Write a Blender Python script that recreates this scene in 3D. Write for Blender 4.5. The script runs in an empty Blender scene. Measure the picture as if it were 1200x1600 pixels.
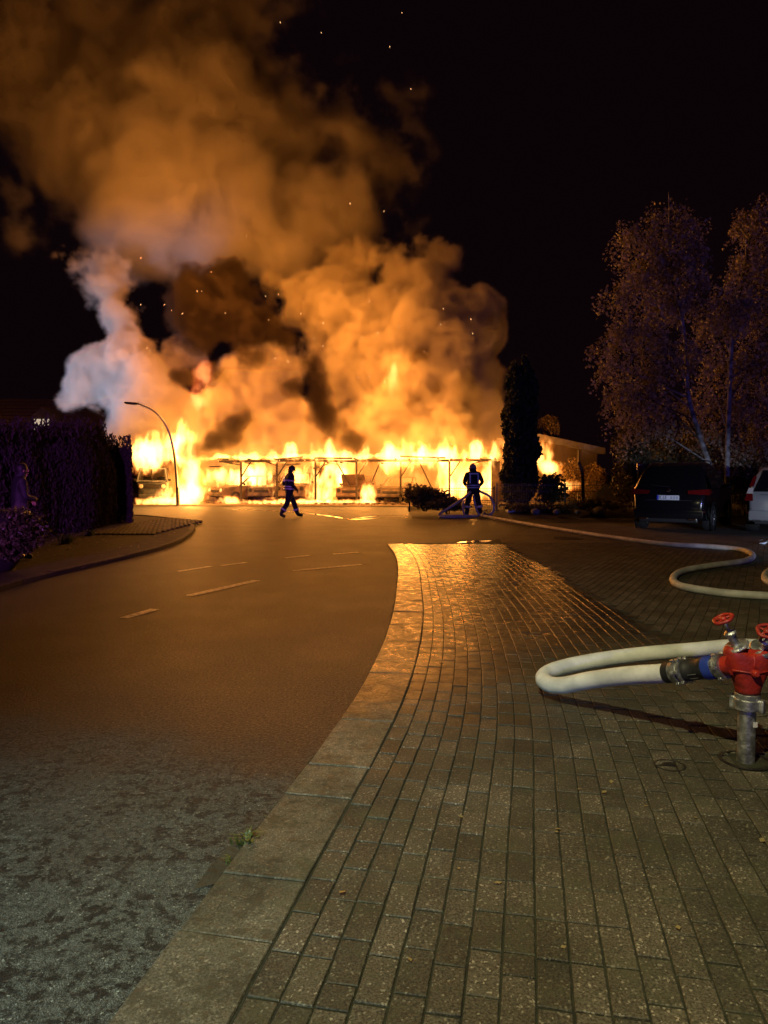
import bpy, bmesh, math, random
from mathutils import Vector, Matrix, noise
R = math.radians
rnd = random.Random(7)
sc = bpy.context.scene
col = sc.collection

# ------------------------------------------------------------------ camera
F_PX, CAM_H, HORIZON = 1130.0, 1.55, 741.0        # photograph pixels 1200 x 1600
TH = math.atan((800 - HORIZON) / F_PX)
cam_d = bpy.data.cameras.new('camera')
cam = bpy.data.objects.new('camera', cam_d); col.objects.link(cam)
cam.location = (0, 0, CAM_H); cam.rotation_euler = (R(90) - TH, 0, 0)
cam_d.sensor_fit = 'VERTICAL'; cam_d.sensor_height = 36; cam_d.lens = F_PX * 36 / 1600
cam_d.clip_end = 2000; cam_d.clip_start = 0.05
sc.camera = cam

# ------------------------------------------------------------------ night sky, exposure
w = bpy.data.worlds.new('World'); sc.world = w; w.use_nodes = True
wn = w.node_tree; bg = wn.nodes['Background']
sky = wn.nodes.new('ShaderNodeTexSky'); sky.sky_type = 'NISHITA'; sky.sun_disc = False
sky.sun_elevation = R(-8); sky.sun_rotation = R(200); sky.dust_density = 4
glow = wn.nodes.new('ShaderNodeMixRGB'); glow.blend_type = 'ADD'; glow.inputs[0].default_value = 1
glow.inputs[2].default_value = (0.0032, 0.0011, 0.0017, 1)      # town glow on thin smoke
dim = wn.nodes.new('ShaderNodeMixRGB'); dim.blend_type = 'MULTIPLY'; dim.inputs[0].default_value = 1
dim.inputs[2].default_value = (0.02, 0.02, 0.02, 1)
wn.links.new(sky.outputs[0], dim.inputs[1]); wn.links.new(dim.outputs[0], glow.inputs[1])
wn.links.new(glow.outputs[0], bg.inputs[0]); bg.inputs[1].default_value = 1.0
sc.view_settings.view_transform = 'Standard'; sc.view_settings.look = 'None'
sc.view_settings.exposure = 0; sc.view_settings.gamma = 1
try: sc.view_settings.use_curve_mapping = False
except Exception: pass
cy = sc.cycles
cy.use_denoising = True
try: cy.denoiser = 'OPENIMAGEDENOISE'
except Exception: pass
cy.max_bounces = 6; cy.diffuse_bounces = 2; cy.glossy_bounces = 2; cy.transmission_bounces = 3
cy.volume_bounces = 2; cy.transparent_max_bounces = 8
cy.volume_step_rate = 2.0; cy.volume_max_steps = 256
cy.sample_clamp_indirect = 3.0; cy.sample_clamp_direct = 0
cy.caustics_reflective = False; cy.caustics_refractive = False

def lamp(name, loc, power, color, radius=0.3, kind='POINT', target=None, spot=60, blend=.6):
    d = bpy.data.lights.new(name, kind); d.energy = power; d.color = color; d.shadow_soft_size = radius
    o = bpy.data.objects.new(name, d); col.objects.link(o); o.location = loc
    if kind == 'SPOT':
        d.spot_size = R(spot); d.spot_blend = blend
        o.rotation_euler = (Vector(target) - Vector(loc)).to_track_quat('-Z', 'Y').to_euler()
    return o

# pixel helpers: a photograph pixel to a point at a given distance, or on the ground
def ray(x, y):
    u, v = (x - 600) / F_PX, (800 - y) / F_PX
    return Vector((u, math.cos(TH) + v * math.sin(TH), -math.sin(TH) + v * math.cos(TH)))
def at(x, y, Y):
    d = ray(x, y); t = Y / d.y
    return Vector((d.x * t, Y, CAM_H + d.z * t))
def gp(x, y, z=0.0):
    d = ray(x, y); t = (z - CAM_H) / d.z
    return Vector((d.x * t, d.y * t, z))

# firelight: lamps standing in the burning carport, the burning van and the flames in the smoke; upper ones added in empty air to brighten the smoke
FIRE = (1.0, 0.34, 0.052)
FK = 0.26
for px, py, Y, p in [(250, 700, 36.5, 2600), (300, 755, 36.0, 1500), (380, 745, 36.0, 1300), (480, 712, 36.0, 2200), (560, 745, 36.0, 1500), (640, 712, 36.0, 2800),
                     (730, 735, 35.6, 2800), (615, 590, 36.4, 1600), (318, 590, 37.0, 2400), (852, 725, 36.5, 1300), (360, 440, 37.0, 4200), (230, 400, 36.5, 2600), (480, 380, 37.0, 2600), (250, 250, 35.0, 4600), (120, 160, 36.0, 1800),
                     (560, 640, 36.0, 1500), (560, 470, 38, 1500), (300, 755, 40.2, 1800), (380, 755, 40.5, 1500), (460, 755, 40.5, 1800), (540, 755, 40.2, 1800), (640, 755, 39.5, 1800), (720, 755, 39.0, 1500)]:
    lamp('fire_and_fill_light', at(px, py, Y), p * FK, FIRE, 0.6 if py > 500 else 1.5)
# street lamp standing behind the photographer, its light falls over the pavers
lamp('street_light', (-1.2, 0.1, 6.0), 1750, (1.0, .90, .46), .05, 'SPOT', (2.2, 4.2, 0), 78, .9)
# headlight wash of a parked engine behind on the left
lamp('engine_headlight', (-3.4, -3.0, 2.4), 1700, (.70, .98, .96), .1, 'SPOT', (-1.45, 2.3, 0), 34, 1.0)
# headlights of an engine behind on the right, low along the forecourt
lamp('engine_headlight', (6.6, -4.0, 1.7), 6500, (.80, .90, 1.0), .1, 'SPOT', (9.2, 16.5, 0), 17, .7)
# blue beacon beams of fire engines out of the picture, plus one added violet beam
lamp('blue_beacon_and_tint', (9.5, -2.5, 3.2), 2300, (.16, .14, 1.0), .12, 'SPOT', (11.0, 24, 3.2), 46, .8)
lamp('blue_beacon_and_tint', (6.0, -3.0, 3.2), 25, (.12, .16, 1.0), .12)
lamp('blue_beacon_and_tint', (-4.2, -9.0, 3.2), 10000, (.60, .13, 1.0), .12, 'SPOT', (-8.2, 17, 1.8), 30, .9)  # added beam that tints the hedge purple, no engine stands for it
lamp('blue_beacon_and_tint', (1.0, -9.0, 3.4), 1600, (.22, .20, 1.0), .12, 'SPOT', (-.8, 26, 1.0), 30, .9)
lamp('work_light', (-19.5, 30.0, 2.0), 11000, (.40, .54, 1.0), .15, 'SPOT', (-15.6, 40.5, 7.8), 48, .9)
# ------------------------------------------------------------------ helpers
def tag(o, label=None, cat=None, group=None, kind=None):
    for k, v in (('label', label), ('category', cat), ('group', group), ('kind', kind)):
        if v: o[k] = v
    return o
def empty(name, loc, rz=0, label=None, cat=None, group=None):
    o = bpy.data.objects.new(name, None); col.objects.link(o); o.empty_display_size = .2
    o.location = loc; o.rotation_euler = (0, 0, rz)
    return tag(o, label, cat, group)
def link(name, me, m=None, parent=None, loc=(0, 0, 0), rot=(0, 0, 0)):
    o = bpy.data.objects.new(name, me); col.objects.link(o)
    if m is not None and not me.materials:
        for k in (m if isinstance(m, (list, tuple)) else [m]): me.materials.append(k)
    o.parent = parent; o.location = loc; o.rotation_euler = rot
    return o

class MB:
    def __init__(s): s.v, s.f = [], []
    def add(s, vs, fs):
        b = len(s.v); s.v += [tuple(p) for p in vs]; s.f += [tuple(i + b for i in f) for f in fs]; return s
    def box(s, c, size, rot=None, bev=0.0):
        x, y, z = (k / 2 for k in size); M = rot.to_matrix() if rot is not None and hasattr(rot, 'to_matrix') else (rot or Matrix.Identity(3))
        c = Vector(c)
        if bev <= 0:
            vs = [c + M @ Vector((i * x, j * y, k * z)) for i in (-1, 1) for j in (-1, 1) for k in (-1, 1)]
            return s.add(vs, [(0, 1, 3, 2), (4, 6, 7, 5), (0, 4, 5, 1), (2, 3, 7, 6), (0, 2, 6, 4), (1, 5, 7, 3)])
        bm = bmesh.new(); bmesh.ops.create_cube(bm, size=1.0)
        for v in bm.verts: v.co = Vector((v.co.x * 2 * x, v.co.y * 2 * y, v.co.z * 2 * z))
        bmesh.ops.bevel(bm, geom=bm.edges[:], offset=min(bev, x * .9, y * .9, z * .9), segments=2, affect='EDGES', profile=.6)
        bm.verts.index_update()
        s.add([c + M @ v.co for v in bm.verts], [[v.index for v in f.verts] for f in bm.faces]); bm.free(); return s
    def tube(s, pts, rad, n=8, cap=True, squash=1.0):
        pts = [Vector(p) for p in pts]; rad = rad if isinstance(rad, (list, tuple)) else [rad] * len(pts)
        b = len(s.v); up = Vector((0, 0, 1)); last = None
        for i, p in enumerate(pts):
            t = (pts[min(i + 1, len(pts) - 1)] - pts[max(i - 1, 0)]).normalized()
            if last is None:
                a = up if abs(t.z) < .9 else Vector((1, 0, 0)); u = t.cross(a).normalized()
            else:
                u = (last - t * last.dot(t)).normalized()
            last = u; w_ = t.cross(u)
            for k in range(n):
                q = 2 * math.pi * k / n
                s.v.append(tuple(p + (u * math.cos(q) + w_ * math.sin(q) * squash) * rad[i]))
        for i in range(len(pts) - 1):
            for k in range(n):
                s.f.append((b + i * n + k, b + i * n + (k + 1) % n, b + (i + 1) * n + (k + 1) % n, b + (i + 1) * n + k))
        if cap:
            s.f.append(tuple(b + k for k in reversed(range(n)))); s.f.append(tuple(b + (len(pts) - 1) * n + k for k in range(n)))
        return s
    def lathe(s, prof, c=(0, 0, 0), M=None, n=24, cap=True):
        M = M or Matrix.Identity(3); c = Vector(c); b = len(s.v)
        for r, z in prof:
            for k in range(n):
                q = 2 * math.pi * k / n; s.v.append(tuple(c + M @ Vector((r * math.cos(q), r * math.sin(q), z))))
        for i in range(len(prof) - 1):
            for k in range(n):
                s.f.append((b + i * n + k, b + i * n + (k + 1) % n, b + (i + 1) * n + (k + 1) % n, b + (i + 1) * n + k))
        if cap:
            s.f.append(tuple(b + k for k in reversed(range(n)))); s.f.append(tuple(b + (len(prof) - 1) * n + k for k in range(n)))
        return s
    def sheet(s, pts, z=None):
        return s.add([(p[0], p[1], p[2] if z is None else z) for p in pts], [tuple(range(len(pts)))])
    def mesh(s, name):
        me = bpy.data.meshes.new(name); me.from_pydata(s.v, [], s.f); me.update(); return me
    def build(s, name, m, parent=None, smooth=False, loc=(0, 0, 0), rot=(0, 0, 0), kind=None):
        me = s.mesh(name)
        if smooth:
            me.polygons.foreach_set('use_smooth', [True] * len(me.polygons))
            if smooth != 'all':
                try: me.set_sharp_from_angle(angle=R(40))
                except Exception: pass
        o = link(name, me, m, parent, loc, rot)
        if kind: o['kind'] = kind
        return o

def axis_to(d):
    return Vector(d).to_track_quat('Z', 'Y').to_matrix()
def spline(pts, step=.1):
    pts = [Vector(p) for p in pts]; out = []
    P = [pts[0] * 2 - pts[1]] + pts + [pts[-1] * 2 - pts[-2]]
    for i in range(1, len(P) - 2):
        a, b, c, d = P[i - 1:i + 3]; n = max(2, int((c - b).length / step))
        for k in range(n):
            t = k / n
            out.append(.5 * ((2 * b) + (c - a) * t + (2 * a - 5 * b + 4 * c - d) * t * t + (3 * b - a - 3 * c + d) * t ** 3))
    out.append(pts[-1]); return out

# ------------------------------------------------------------------ materials
def mat(name, c1, c2=None, rough=.7, metal=0.0, scale=8.0, bump=0.0, bscale=None, spec=None, r2=None, emit=None, detail=5, alpha=None, coat=0):
    m = bpy.data.materials.new(name); m.use_nodes = True; t = m.node_tree; p = t.nodes['Principled BSDF']
    p.inputs['Base Color'].default_value = (*c1, 1); p.inputs['Roughness'].default_value = rough; p.inputs['Metallic'].default_value = metal
    if spec is not None: p.inputs['Specular IOR Level'].default_value = spec
    if coat: p.inputs['Coat Weight'].default_value = coat; p.inputs['Coat Roughness'].default_value = .05
    if emit: p.inputs['Emission Color'].default_value = (*emit[0], 1); p.inputs['Emission Strength'].default_value = emit[1]
    tc = t.nodes.new('ShaderNodeTexCoord')
    if c2 is not None or r2 is not None:
        n = t.nodes.new('ShaderNodeTexNoise'); n.inputs['Scale'].default_value = scale; n.inputs['Detail'].default_value = detail
        t.links.new(tc.outputs['Object'], n.inputs['Vector'])
        if c2 is not None:
            r = t.nodes.new('ShaderNodeValToRGB'); r.color_ramp.elements[0].position = .35; r.color_ramp.elements[1].position = .65
            r.color_ramp.elements[0].color = (*c1, 1); r.color_ramp.elements[1].color = (*c2, 1)
            t.links.new(n.outputs[0], r.inputs[0]); t.links.new(r.outputs[0], p.inputs['Base Color'])
        if r2 is not None:
            mr = t.nodes.new('ShaderNodeMapRange'); mr.inputs[1].default_value = .35; mr.inputs[2].default_value = .65
            mr.inputs[3].default_value = rough; mr.inputs[4].default_value = r2
            t.links.new(n.outputs[0], mr.inputs[0]); t.links.new(mr.outputs[0], p.inputs['Roughness'])
    if bump:
        n = t.nodes.new('ShaderNodeTexNoise'); n.inputs['Scale'].default_value = bscale or scale * 4; n.inputs['Detail'].default_value = 4
        t.links.new(tc.outputs['Object'], n.inputs['Vector'])
        b = t.nodes.new('ShaderNodeBump'); b.inputs['Strength'].default_value = bump; b.inputs['Distance'].default_value = .02
        t.links.new(n.outputs[0], b.inputs['Height']); t.links.new(b.outputs[0], p.inputs['Normal'])
    return m

def leaf_mat(name, c1, c2, rough=.5, trans=.25, spec=.5):
    m = bpy.data.materials.new(name); m.use_nodes = True; t = m.node_tree; p = t.nodes['Principled BSDF']
    g = t.nodes.new('ShaderNodeNewGeometry'); r = t.nodes.new('ShaderNodeValToRGB')
    r.color_ramp.elements[0].color = (*c1, 1); r.color_ramp.elements[1].color = (*c2, 1)
    t.links.new(g.outputs['Random Per Island'], r.inputs[0]); t.links.new(r.outputs[0], p.inputs['Base Color'])
    p.inputs['Roughness'].default_value = rough; p.inputs['Specular IOR Level'].default_value = spec
    if trans:
        tr = t.nodes.new('ShaderNodeBsdfTranslucent'); mx = t.nodes.new('ShaderNodeMixShader'); mx.inputs[0].default_value = trans
        t.links.new(r.outputs[0], tr.inputs[0]); t.links.new(p.outputs[0], mx.inputs[1]); t.links.new(tr.outputs[0], mx.inputs[2])
        t.links.new(mx.outputs[0], t.nodes['Material Output'].inputs[0])
    return m

def ground_mat(name, kind):
    """asphalt, paver and kerb: position-driven wetness (real water on the ground) over speckled stone"""
    m = bpy.data.materials.new(name); m.use_nodes = True; t = m.node_tree; N, L = t.nodes, t.links; p = N['Principled BSDF']
    g = N.new('ShaderNodeNewGeometry')
    def nz(scale, detail=3, rough=.5):
        n = N.new('ShaderNodeTexNoise'); n.inputs['Scale'].default_value = scale; n.inputs['Detail'].default_value = detail
        n.inputs['Roughness'].default_value = rough; L.new(g.outputs['Position'], n.inputs['Vector']); return n.outputs[0]
    def ramp(s, a, b, ca=(0, 0, 0, 1), cb=(1, 1, 1, 1)):
        r = N.new('ShaderNodeValToRGB'); e = r.color_ramp.elements; e[0].position, e[1].position = a, b; e[0].color, e[1].color = ca, cb
        L.new(s, r.inputs[0]); return r.outputs[0]
    def mr(s, a, b, c, d):
        n = N.new('ShaderNodeMapRange'); n.interpolation_type = 'SMOOTHSTEP'
        for i, k in enumerate((a, b, c, d)): n.inputs[i + 1].default_value = k
        L.new(s, n.inputs[0]); return n.outputs[0]
    def mt(op, a, b, clamp=False):
        n = N.new('ShaderNodeMath'); n.operation = op; n.use_clamp = clamp
        for i, s in enumerate((a, b)):
            if isinstance(s, (int, float)): n.inputs[i].default_value = s
            else: L.new(s, n.inputs[i])
        return n.outputs[0]
    def mix(f, a, b, bt='MIX'):
        n = N.new('ShaderNodeMixRGB'); n.blend_type = bt
        for i, s in enumerate((f, a, b)):
            if isinstance(s, (int, float)): n.inputs[i].default_value = s
            elif isinstance(s, tuple): n.inputs[i].default_value = (*s, 1)
            else: L.new(s, n.inputs[i])
        return n.outputs[0]
    sx = N.new('ShaderNodeSeparateXYZ'); L.new(g.outputs['Position'], sx.inputs[0]); X, Y = sx.outputs[0], sx.outputs[1]
    wob = mt('MULTIPLY', mt('SUBTRACT', nz(1.3, 4), .5), 2.4)
    if kind == 'asphalt':
        col_ = mix(ramp(nz(260, 2), .42, .62), (.014, .014, .015), (.085, .083, .08))
        v = N.new('ShaderNodeTexVoronoi'); v.inputs['Scale'].default_value = 170; L.new(g.outputs['Position'], v.inputs['Vector'])
        chips = ramp(v.outputs['Color'], .86, .93); col_ = mix(mt('MULTIPLY', chips, .5), col_, (.30, .29, .27))
        dry = mr(mt('ADD', mt('ADD', Y, mt('MULTIPLY', X, .35)), wob), 4.3, 1.9, 0, 1)           # dries out towards the camera
        spots = mt('MULTIPLY', ramp(nz(15, 4, .7), .50, .56), ramp(nz(3, 2), .34, .5))
        rdry = dry; dry = mt('MULTIPLY', dry, mt('SUBTRACT', 1.0, mt('MULTIPLY', spots, .9)))
        col_ = mix(.85, col_, mix(ramp(nz(32, 6, .85), .40, .60), (.30, .30, .30), (1.7, 1.7, 1.7)), 'MULTIPLY')
        col_ = mix(dry, mix(1.0, col_, (.30, .285, .28), 'MULTIPLY'), mix(1.0, col_, (1.7, 1.95, 1.9), 'MULTIPLY'))
        seam = ramp(nz(.9, 6, .6), .49, .505); col_ = mix(.12, col_, mix(seam, (.55, .55, .55), (1, 1, 1)), 'MULTIPLY')
        flow = mt('MULTIPLY', ramp(nz(1.1, 6, .65), .40, .66), .05)
        ro = mt('SUBTRACT', mt('ADD', mt('ADD', .60, mt('MULTIPLY', mt('SUBTRACT', nz(60, 3, .7), .5), .9)), mt('MULTIPLY', rdry, .28)), flow); bs, bd, bsc = .9, .008, 150
    elif kind in ('paver', 'kerb', 'forecourt'):
        rp = N.new('ShaderNodeObjectInfo'); rv = mt('FRACT', mt('ADD', g.outputs['Random Per Island'], rp.outputs['Random']), 0)
        base = (.020, .0185, .015) if kind != 'kerb' else (.060, .055, .045)
        hi = (.115, .108, .09) if kind != 'kerb' else (.19, .18, .158)
        col_ = mix(ramp(nz(120, 3, .7), .38, .64), base, hi)
        v = N.new('ShaderNodeTexVoronoi'); v.inputs['Scale'].default_value = 150; L.new(g.outputs['Position'], v.inputs['Vector'])
        col_ = mix(mt('MULTIPLY', ramp(v.outputs['Color'], .80, .9), .6), col_, (.42, .40, .36))
        if kind == 'kerb': col_ = mix(mt('MULTIPLY', ramp(nz(16, 5, .7), .50, .58), .7), col_, (.05, .045, .03))
        col_ = mix(.85, col_, mix(rv, (.42, .42, .35), (1.15, 1.08, 1.02)), 'MULTIPLY')
        col_ = mix(1.0, col_, mix(ramp(nz(1.7, 5, .6), .38, .62), (.62, .62, .56), (1.25, 1.22, 1.18)), 'MULTIPLY')
        col_ = mix(mt('MULTIPLY', ramp(nz(5, 5, .7), .5, .68), .55), col_, (.045, .05, .026))          # moss and grime
        wet = mr(mt('SUBTRACT', mt('ADD', Y, wob), mt('MULTIPLY', X, .9)), 3.0, 5.8, 0, 1)
        dryd = mr(mt('ADD', mt('SUBTRACT', X, 2.62), mt('MULTIPLY', wob, .25)), -.05, .08, 0, 1)
        wet = mt('MULTIPLY', wet, mt('SUBTRACT', 1.0, mt('MULTIPLY', dryd, .97)))
        pud = mt('MULTIPLY', mr(mt('ADD', Y, mt('MULTIPLY', wob, 1.4)), 8.4, 12.5, 0, 1), mt('SUBTRACT', 1.0, dryd))
        col_ = mix(wet, mix(dryd, col_, mix(1.0, col_, (1.15, 1.15, 1.15), 'MULTIPLY')), mix(1.0, col_, (.45, .44, .42), 'MULTIPLY'))
        ro = mt('SUBTRACT', mt('SUBTRACT', mt('ADD', .72, mt('MULTIPLY', mt('MULTIPLY', mt('SUBTRACT', nz(9, 5, .7), .5), wet), .8)), mt('MULTIPLY', wet, .40)), mt('MULTIPLY', pud, .10)); bs, bd, bsc = .5, .004, 210
        if kind == 'kerb': ro = mt('ADD', ro, mt('MULTIPLY', mt('SUBTRACT', nz(40, 4, .7), .42), .7))
    p.inputs['Specular IOR Level'].default_value = .34 if kind == 'asphalt' else .5
    L.new(col_, p.inputs['Base Color']); L.new(ro, p.inputs['Roughness'])
    b1 = N.new('ShaderNodeBump'); b1.inputs['Strength'].default_value = bs; b1.inputs['Distance'].default_value = bd
    L.new(nz(bsc, 3, .6), b1.inputs['Height'])
    b2 = N.new('ShaderNodeBump'); b2.inputs['Strength'].default_value = .6 if kind == 'asphalt' else .35; b2.inputs['Distance'].default_value = .02 if kind != 'asphalt' else .02
    L.new(nz(60 if kind == 'asphalt' else 9, 4, .6), b2.inputs['Height']); L.new(b2.outputs[0], b1.inputs['Normal'])
    L.new(b1.outputs[0], p.inputs['Normal'])
    return m

# leaf clouds: many small faces
def leaf_mesh(name, pts, size, rn, up=0.0, aspect=1.6, jit=.5):
    v, f = [], []
    for p in pts:
        a = Vector((rn.gauss(0, 1), rn.gauss(0, 1), rn.gauss(0, 1) + up)).normalized()
        b = a.cross(Vector((rn.gauss(0, 1), rn.gauss(0, 1), rn.gauss(0, 1)))).normalized()
        s_ = size * (1 + rn.uniform(-jit, jit)); l = a * s_ * aspect * .5; w_ = b * s_ * .5; n_ = l.cross(w_).normalized() * s_ * .12
        i = len(v); v += [p - l, p + w_ + n_, p + l, p - w_ + n_]; f += [(i, i + 1, i + 2), (i, i + 2, i + 3)]
    me = bpy.data.meshes.new(name); me.from_pydata([tuple(q) for q in v], [], f); me.update(); return me
dbark = mat('dark_bark', (.045, .035, .028), (.09, .07, .05), .85, scale=12, bump=.7)
# ------------------------------------------------------------------ the ground
asphalt = ground_mat('asphalt', 'asphalt'); paver_m = ground_mat('paver', 'paver'); kerb_m = ground_mat('kerb', 'kerb')
soil = mat('soil', (.022, .019, .012), (.05, .042, .028), .9, scale=3, bump=.8, bscale=25)
grassy = mat('verge', (.02, .026, .01), (.05, .045, .022), .9, scale=1.2, bump=.9, bscale=14)
joint = mat('joint_sand', (.010, .011, .006), (.022, .024, .011), .85, scale=20, bump=.5, bscale=120)
paint = mat('road_paint', (.16, .15, .135), (.62, .60, .55), .5, scale=16, bump=.3, bscale=150)
gr = MB().sheet([(-700, -300), (700, -300), (700, 1000), (-700, 1000)], -.12).build('ground', grassy); gr['kind'] = 'structure'
road = MB().sheet([(-60, -12), (14, -12), (14, 36.4), (-60, 36.4)], 0).build('road', asphalt); road['kind'] = 'structure'
def strip(a, b, w_, z=.004):
    a, b = Vector(a), Vector(b); n = Vector((-(b - a).y, (b - a).x, 0)).normalized() * w_ / 2
    return MB().sheet([a - n, b - n, b + n, a + n], z)
for a, b, w_ in [((296, 931), (402, 907), .13), ((279, 893), (330, 885), .10), ((345, 884), (385, 879), .09), ((194, 966), (242, 952), .12),
                 ((458, 892), (565, 882), .10), ((446, 872), (482, 868), .10), ((520, 866), (560, 863), .10)]:
    strip(gp(*a), gp(*b), w_).build('lane_marking', paint, road)

# kerb line: left edge of the flush kerb slabs
K0 = [gp(x, y) for x, y in [(180, 1600), (405, 1300), (540, 1120), (590, 1030), (612, 970), (619, 930), (622, 890), (617, 868), (606, 852)]]
K0 = [K0[0] + (K0[0] - K0[1]) * 2.2] + K0
KL = spline(K0, .05)
KL = [Vector((p.x, p.y, 0)) for p in KL]
cum = [0.0]
for a, b in zip(KL, KL[1:]): cum.append(cum[-1] + (b - a).length)
import bisect
def kerb(s, t):
    """point at distance s along the kerb and t to its right, with the heading"""
    i = min(max(bisect.bisect(cum, s) - 1, 0), len(KL) - 2)
    u = (s - cum[i]) / (cum[i + 1] - cum[i]); p = KL[i].lerp(KL[i + 1], u)
    j0, j1 = max(i - 12, 0), min(i + 12, len(KL) - 1); d = (KL[j1] - KL[j0]).normalized()
    return p + Vector((d.y, -d.x, 0)) * t, math.atan2(d.y, d.x)
END_Y = gp(606, 852).y
SLEN = cum[-1]
KW = .33
pave = MB()
pts = [kerb(SLEN * i / 60, 0)[0] for i in range(61)]
pave.sheet([*pts, Vector((2.3, END_Y + .5, 0)), Vector((2.7, 17, 0)), Vector((5, 22.5, 0)), Vector((14, 22.5, 0)), Vector((14, -12, 0)), Vector((pts[0].x, -12, 0))], .0262)
pv = pave.build('pavement', joint); pv['kind'] = 'structure'
# far end of the forecourt: stones too small to tell apart
def unit_stone(name, lx, ly, h, ch, m):
    b = MB(); x, y = lx / 2, ly / 2
    vs = [(-x, -y, -h), (x, -y, -h), (x, y, -h), (-x, y, -h), (-x, -y, -ch), (x, -y, -ch), (x, y, -ch), (-x, y, -ch),
          (-x + ch, -y + ch, 0), (x - ch, -y + ch, 0), (x - ch, y - ch, 0), (-x + ch, y - ch, 0)]
    fs = [(0, 1, 5, 4), (1, 2, 6, 5), (2, 3, 7, 6), (3, 0, 4, 7), (4, 5, 9, 8), (5, 6, 10, 9), (6, 7, 11, 10), (7, 4, 8, 11), (8, 9, 10, 11)]
    b.add(vs, fs); me = b.mesh(name); me.materials.append(m); return me, vs, fs
PW, PL = .104, .209
st_me, st_v, st_f = unit_stone('paver', PL - .009, PW - .007, .05, .0028, paver_m)
spots = []
rp = random.Random(3)
HYD = gp(1165, 1197)
COVER = gp(1046, 1205)
def blocked(x, y):
    return (Vector((x, y, 0)) - HYD).length < .13 or ((x - COVER.x) ** 2 + (y - COVER.y) ** 2) ** .5 < .07
def in_view(x, y, m=.25):
    return y > 1.7 and abs(x) < y * .531 + m
ncol = int(3.2 / PW)
for c in range(ncol):
    t = KW + .006 + PW * (c + .5); off = (.5 if c % 2 else 0) * PL + rp.uniform(-.03, .03); s = off
    while s < SLEN - .05:
        k = PL if rp.random() > .04 else PL / 2
        p, a = kerb(s + k / 2, t); s += k
        if not in_view(p.x, p.y) or p.x > 2.6 or p.y > END_Y - .1 or blocked(p.x, p.y): continue
        spots.append((p.x, p.y, .032 + rp.gauss(0, .0011), a, k / PL, rp.gauss(0, .012), rp.gauss(0, .010), rp.gauss(0, .005)))
a0 = R(62); ca, sa = math.cos(a0), math.sin(a0)
for i in range(-10, 120):
    for j in range(-120, 130):
        u = (i + .5 * (j % 2)) * PL; v = j * PW; x = 2.68 + u * ca - v * sa; y = 4.6 + u * sa + v * ca
        if x < 2.66 or y > 16 or not in_view(x, y): continue
        spots.append((x, y, .032 + rp.uniform(-.001, .001), a0, 1, rp.gauss(0, .01), rp.gauss(0, .006), rp.gauss(0, .006)))
spots.sort(key=lambda q: q[1])
rest = MB()
for n_, (x, y, z, a, k, da, rx, ry) in enumerate(spots):
    if n_ < 300:
        o = bpy.data.objects.new('paver', st_me); col.objects.link(o); o.parent = pv
        o.location = (x, y, z); o.rotation_euler = (rx, ry, a + da); o.scale = (k if k > .9 else k * .97, 1, 1)
    else:
        M = Matrix.Translation((x, y, z)) @ Matrix.Rotation(a + da, 4, 'Z') @ Matrix.Rotation(rx, 4, 'X') @ Matrix.Rotation(ry, 4, 'Y') @ Matrix.Diagonal((k, 1, 1, 1))
        rest.add([M @ Vector(q) for q in st_v], st_f)
rest.build('pavers_further_off', paver_m, pv, kind='stuff')
# the rest of the forecourt beyond, as one worn sheet level with the stones
MB().sheet([(2.62, 16.02), (6, 16.02), (14, 16.02), (14, 22.4), (5, 22.4), (2.72, 17)], .029).build('forecourt_surface', paver_m, pv)
# kerb slabs
s = 0.0; rk = random.Random(5)
while s < SLEN - .2:
    k = .355 if rk.random() > .15 else .71
    k = min(k, SLEN - s)
    p, a = kerb(s + k / 2, KW / 2); s += k
    if p.y < 1.5: continue
    me, _, _ = unit_stone('kerb_slab', k - .008, KW - .004, .06, .004, kerb_m)
    o = link('kerb_slab', me, None, pv, (p.x, p.y, .0335 + rk.uniform(-.0015, .0015)), (rk.gauss(0, .008), rk.gauss(0, .005), a + rk.gauss(0, .006)))
# broken asphalt with soil at the kerb
cr = [gp(x, y) for x, y in [(302, 1392), (330, 1352), (372, 1310), (408, 1290), (415, 1297), (385, 1340), (352, 1378)]]
MB().sheet(cr, .004).build('soil_patch', soil, road)
gap = MB(); n_ = int(SLEN / .06)
for i in range(n_ + 1):
    p, a = kerb(SLEN * i / n_, 0); q = Vector((math.sin(a), -math.cos(a), 0)); w_ = .012 + .03 * max(0, noise.noise(p * 3.1)) + .012 * noise.noise(p * 14)
    gap.v += [tuple(p - q * max(.004, w_) + Vector((0, 0, .003))), tuple(p + q * .01 + Vector((0, 0, .003)))]
for i in range(n_): gap.f.append((2 * i, 2 * i + 1, 2 * i + 3, 2 * i + 2))
gap.build('gutter_gap', joint, road)

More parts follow.
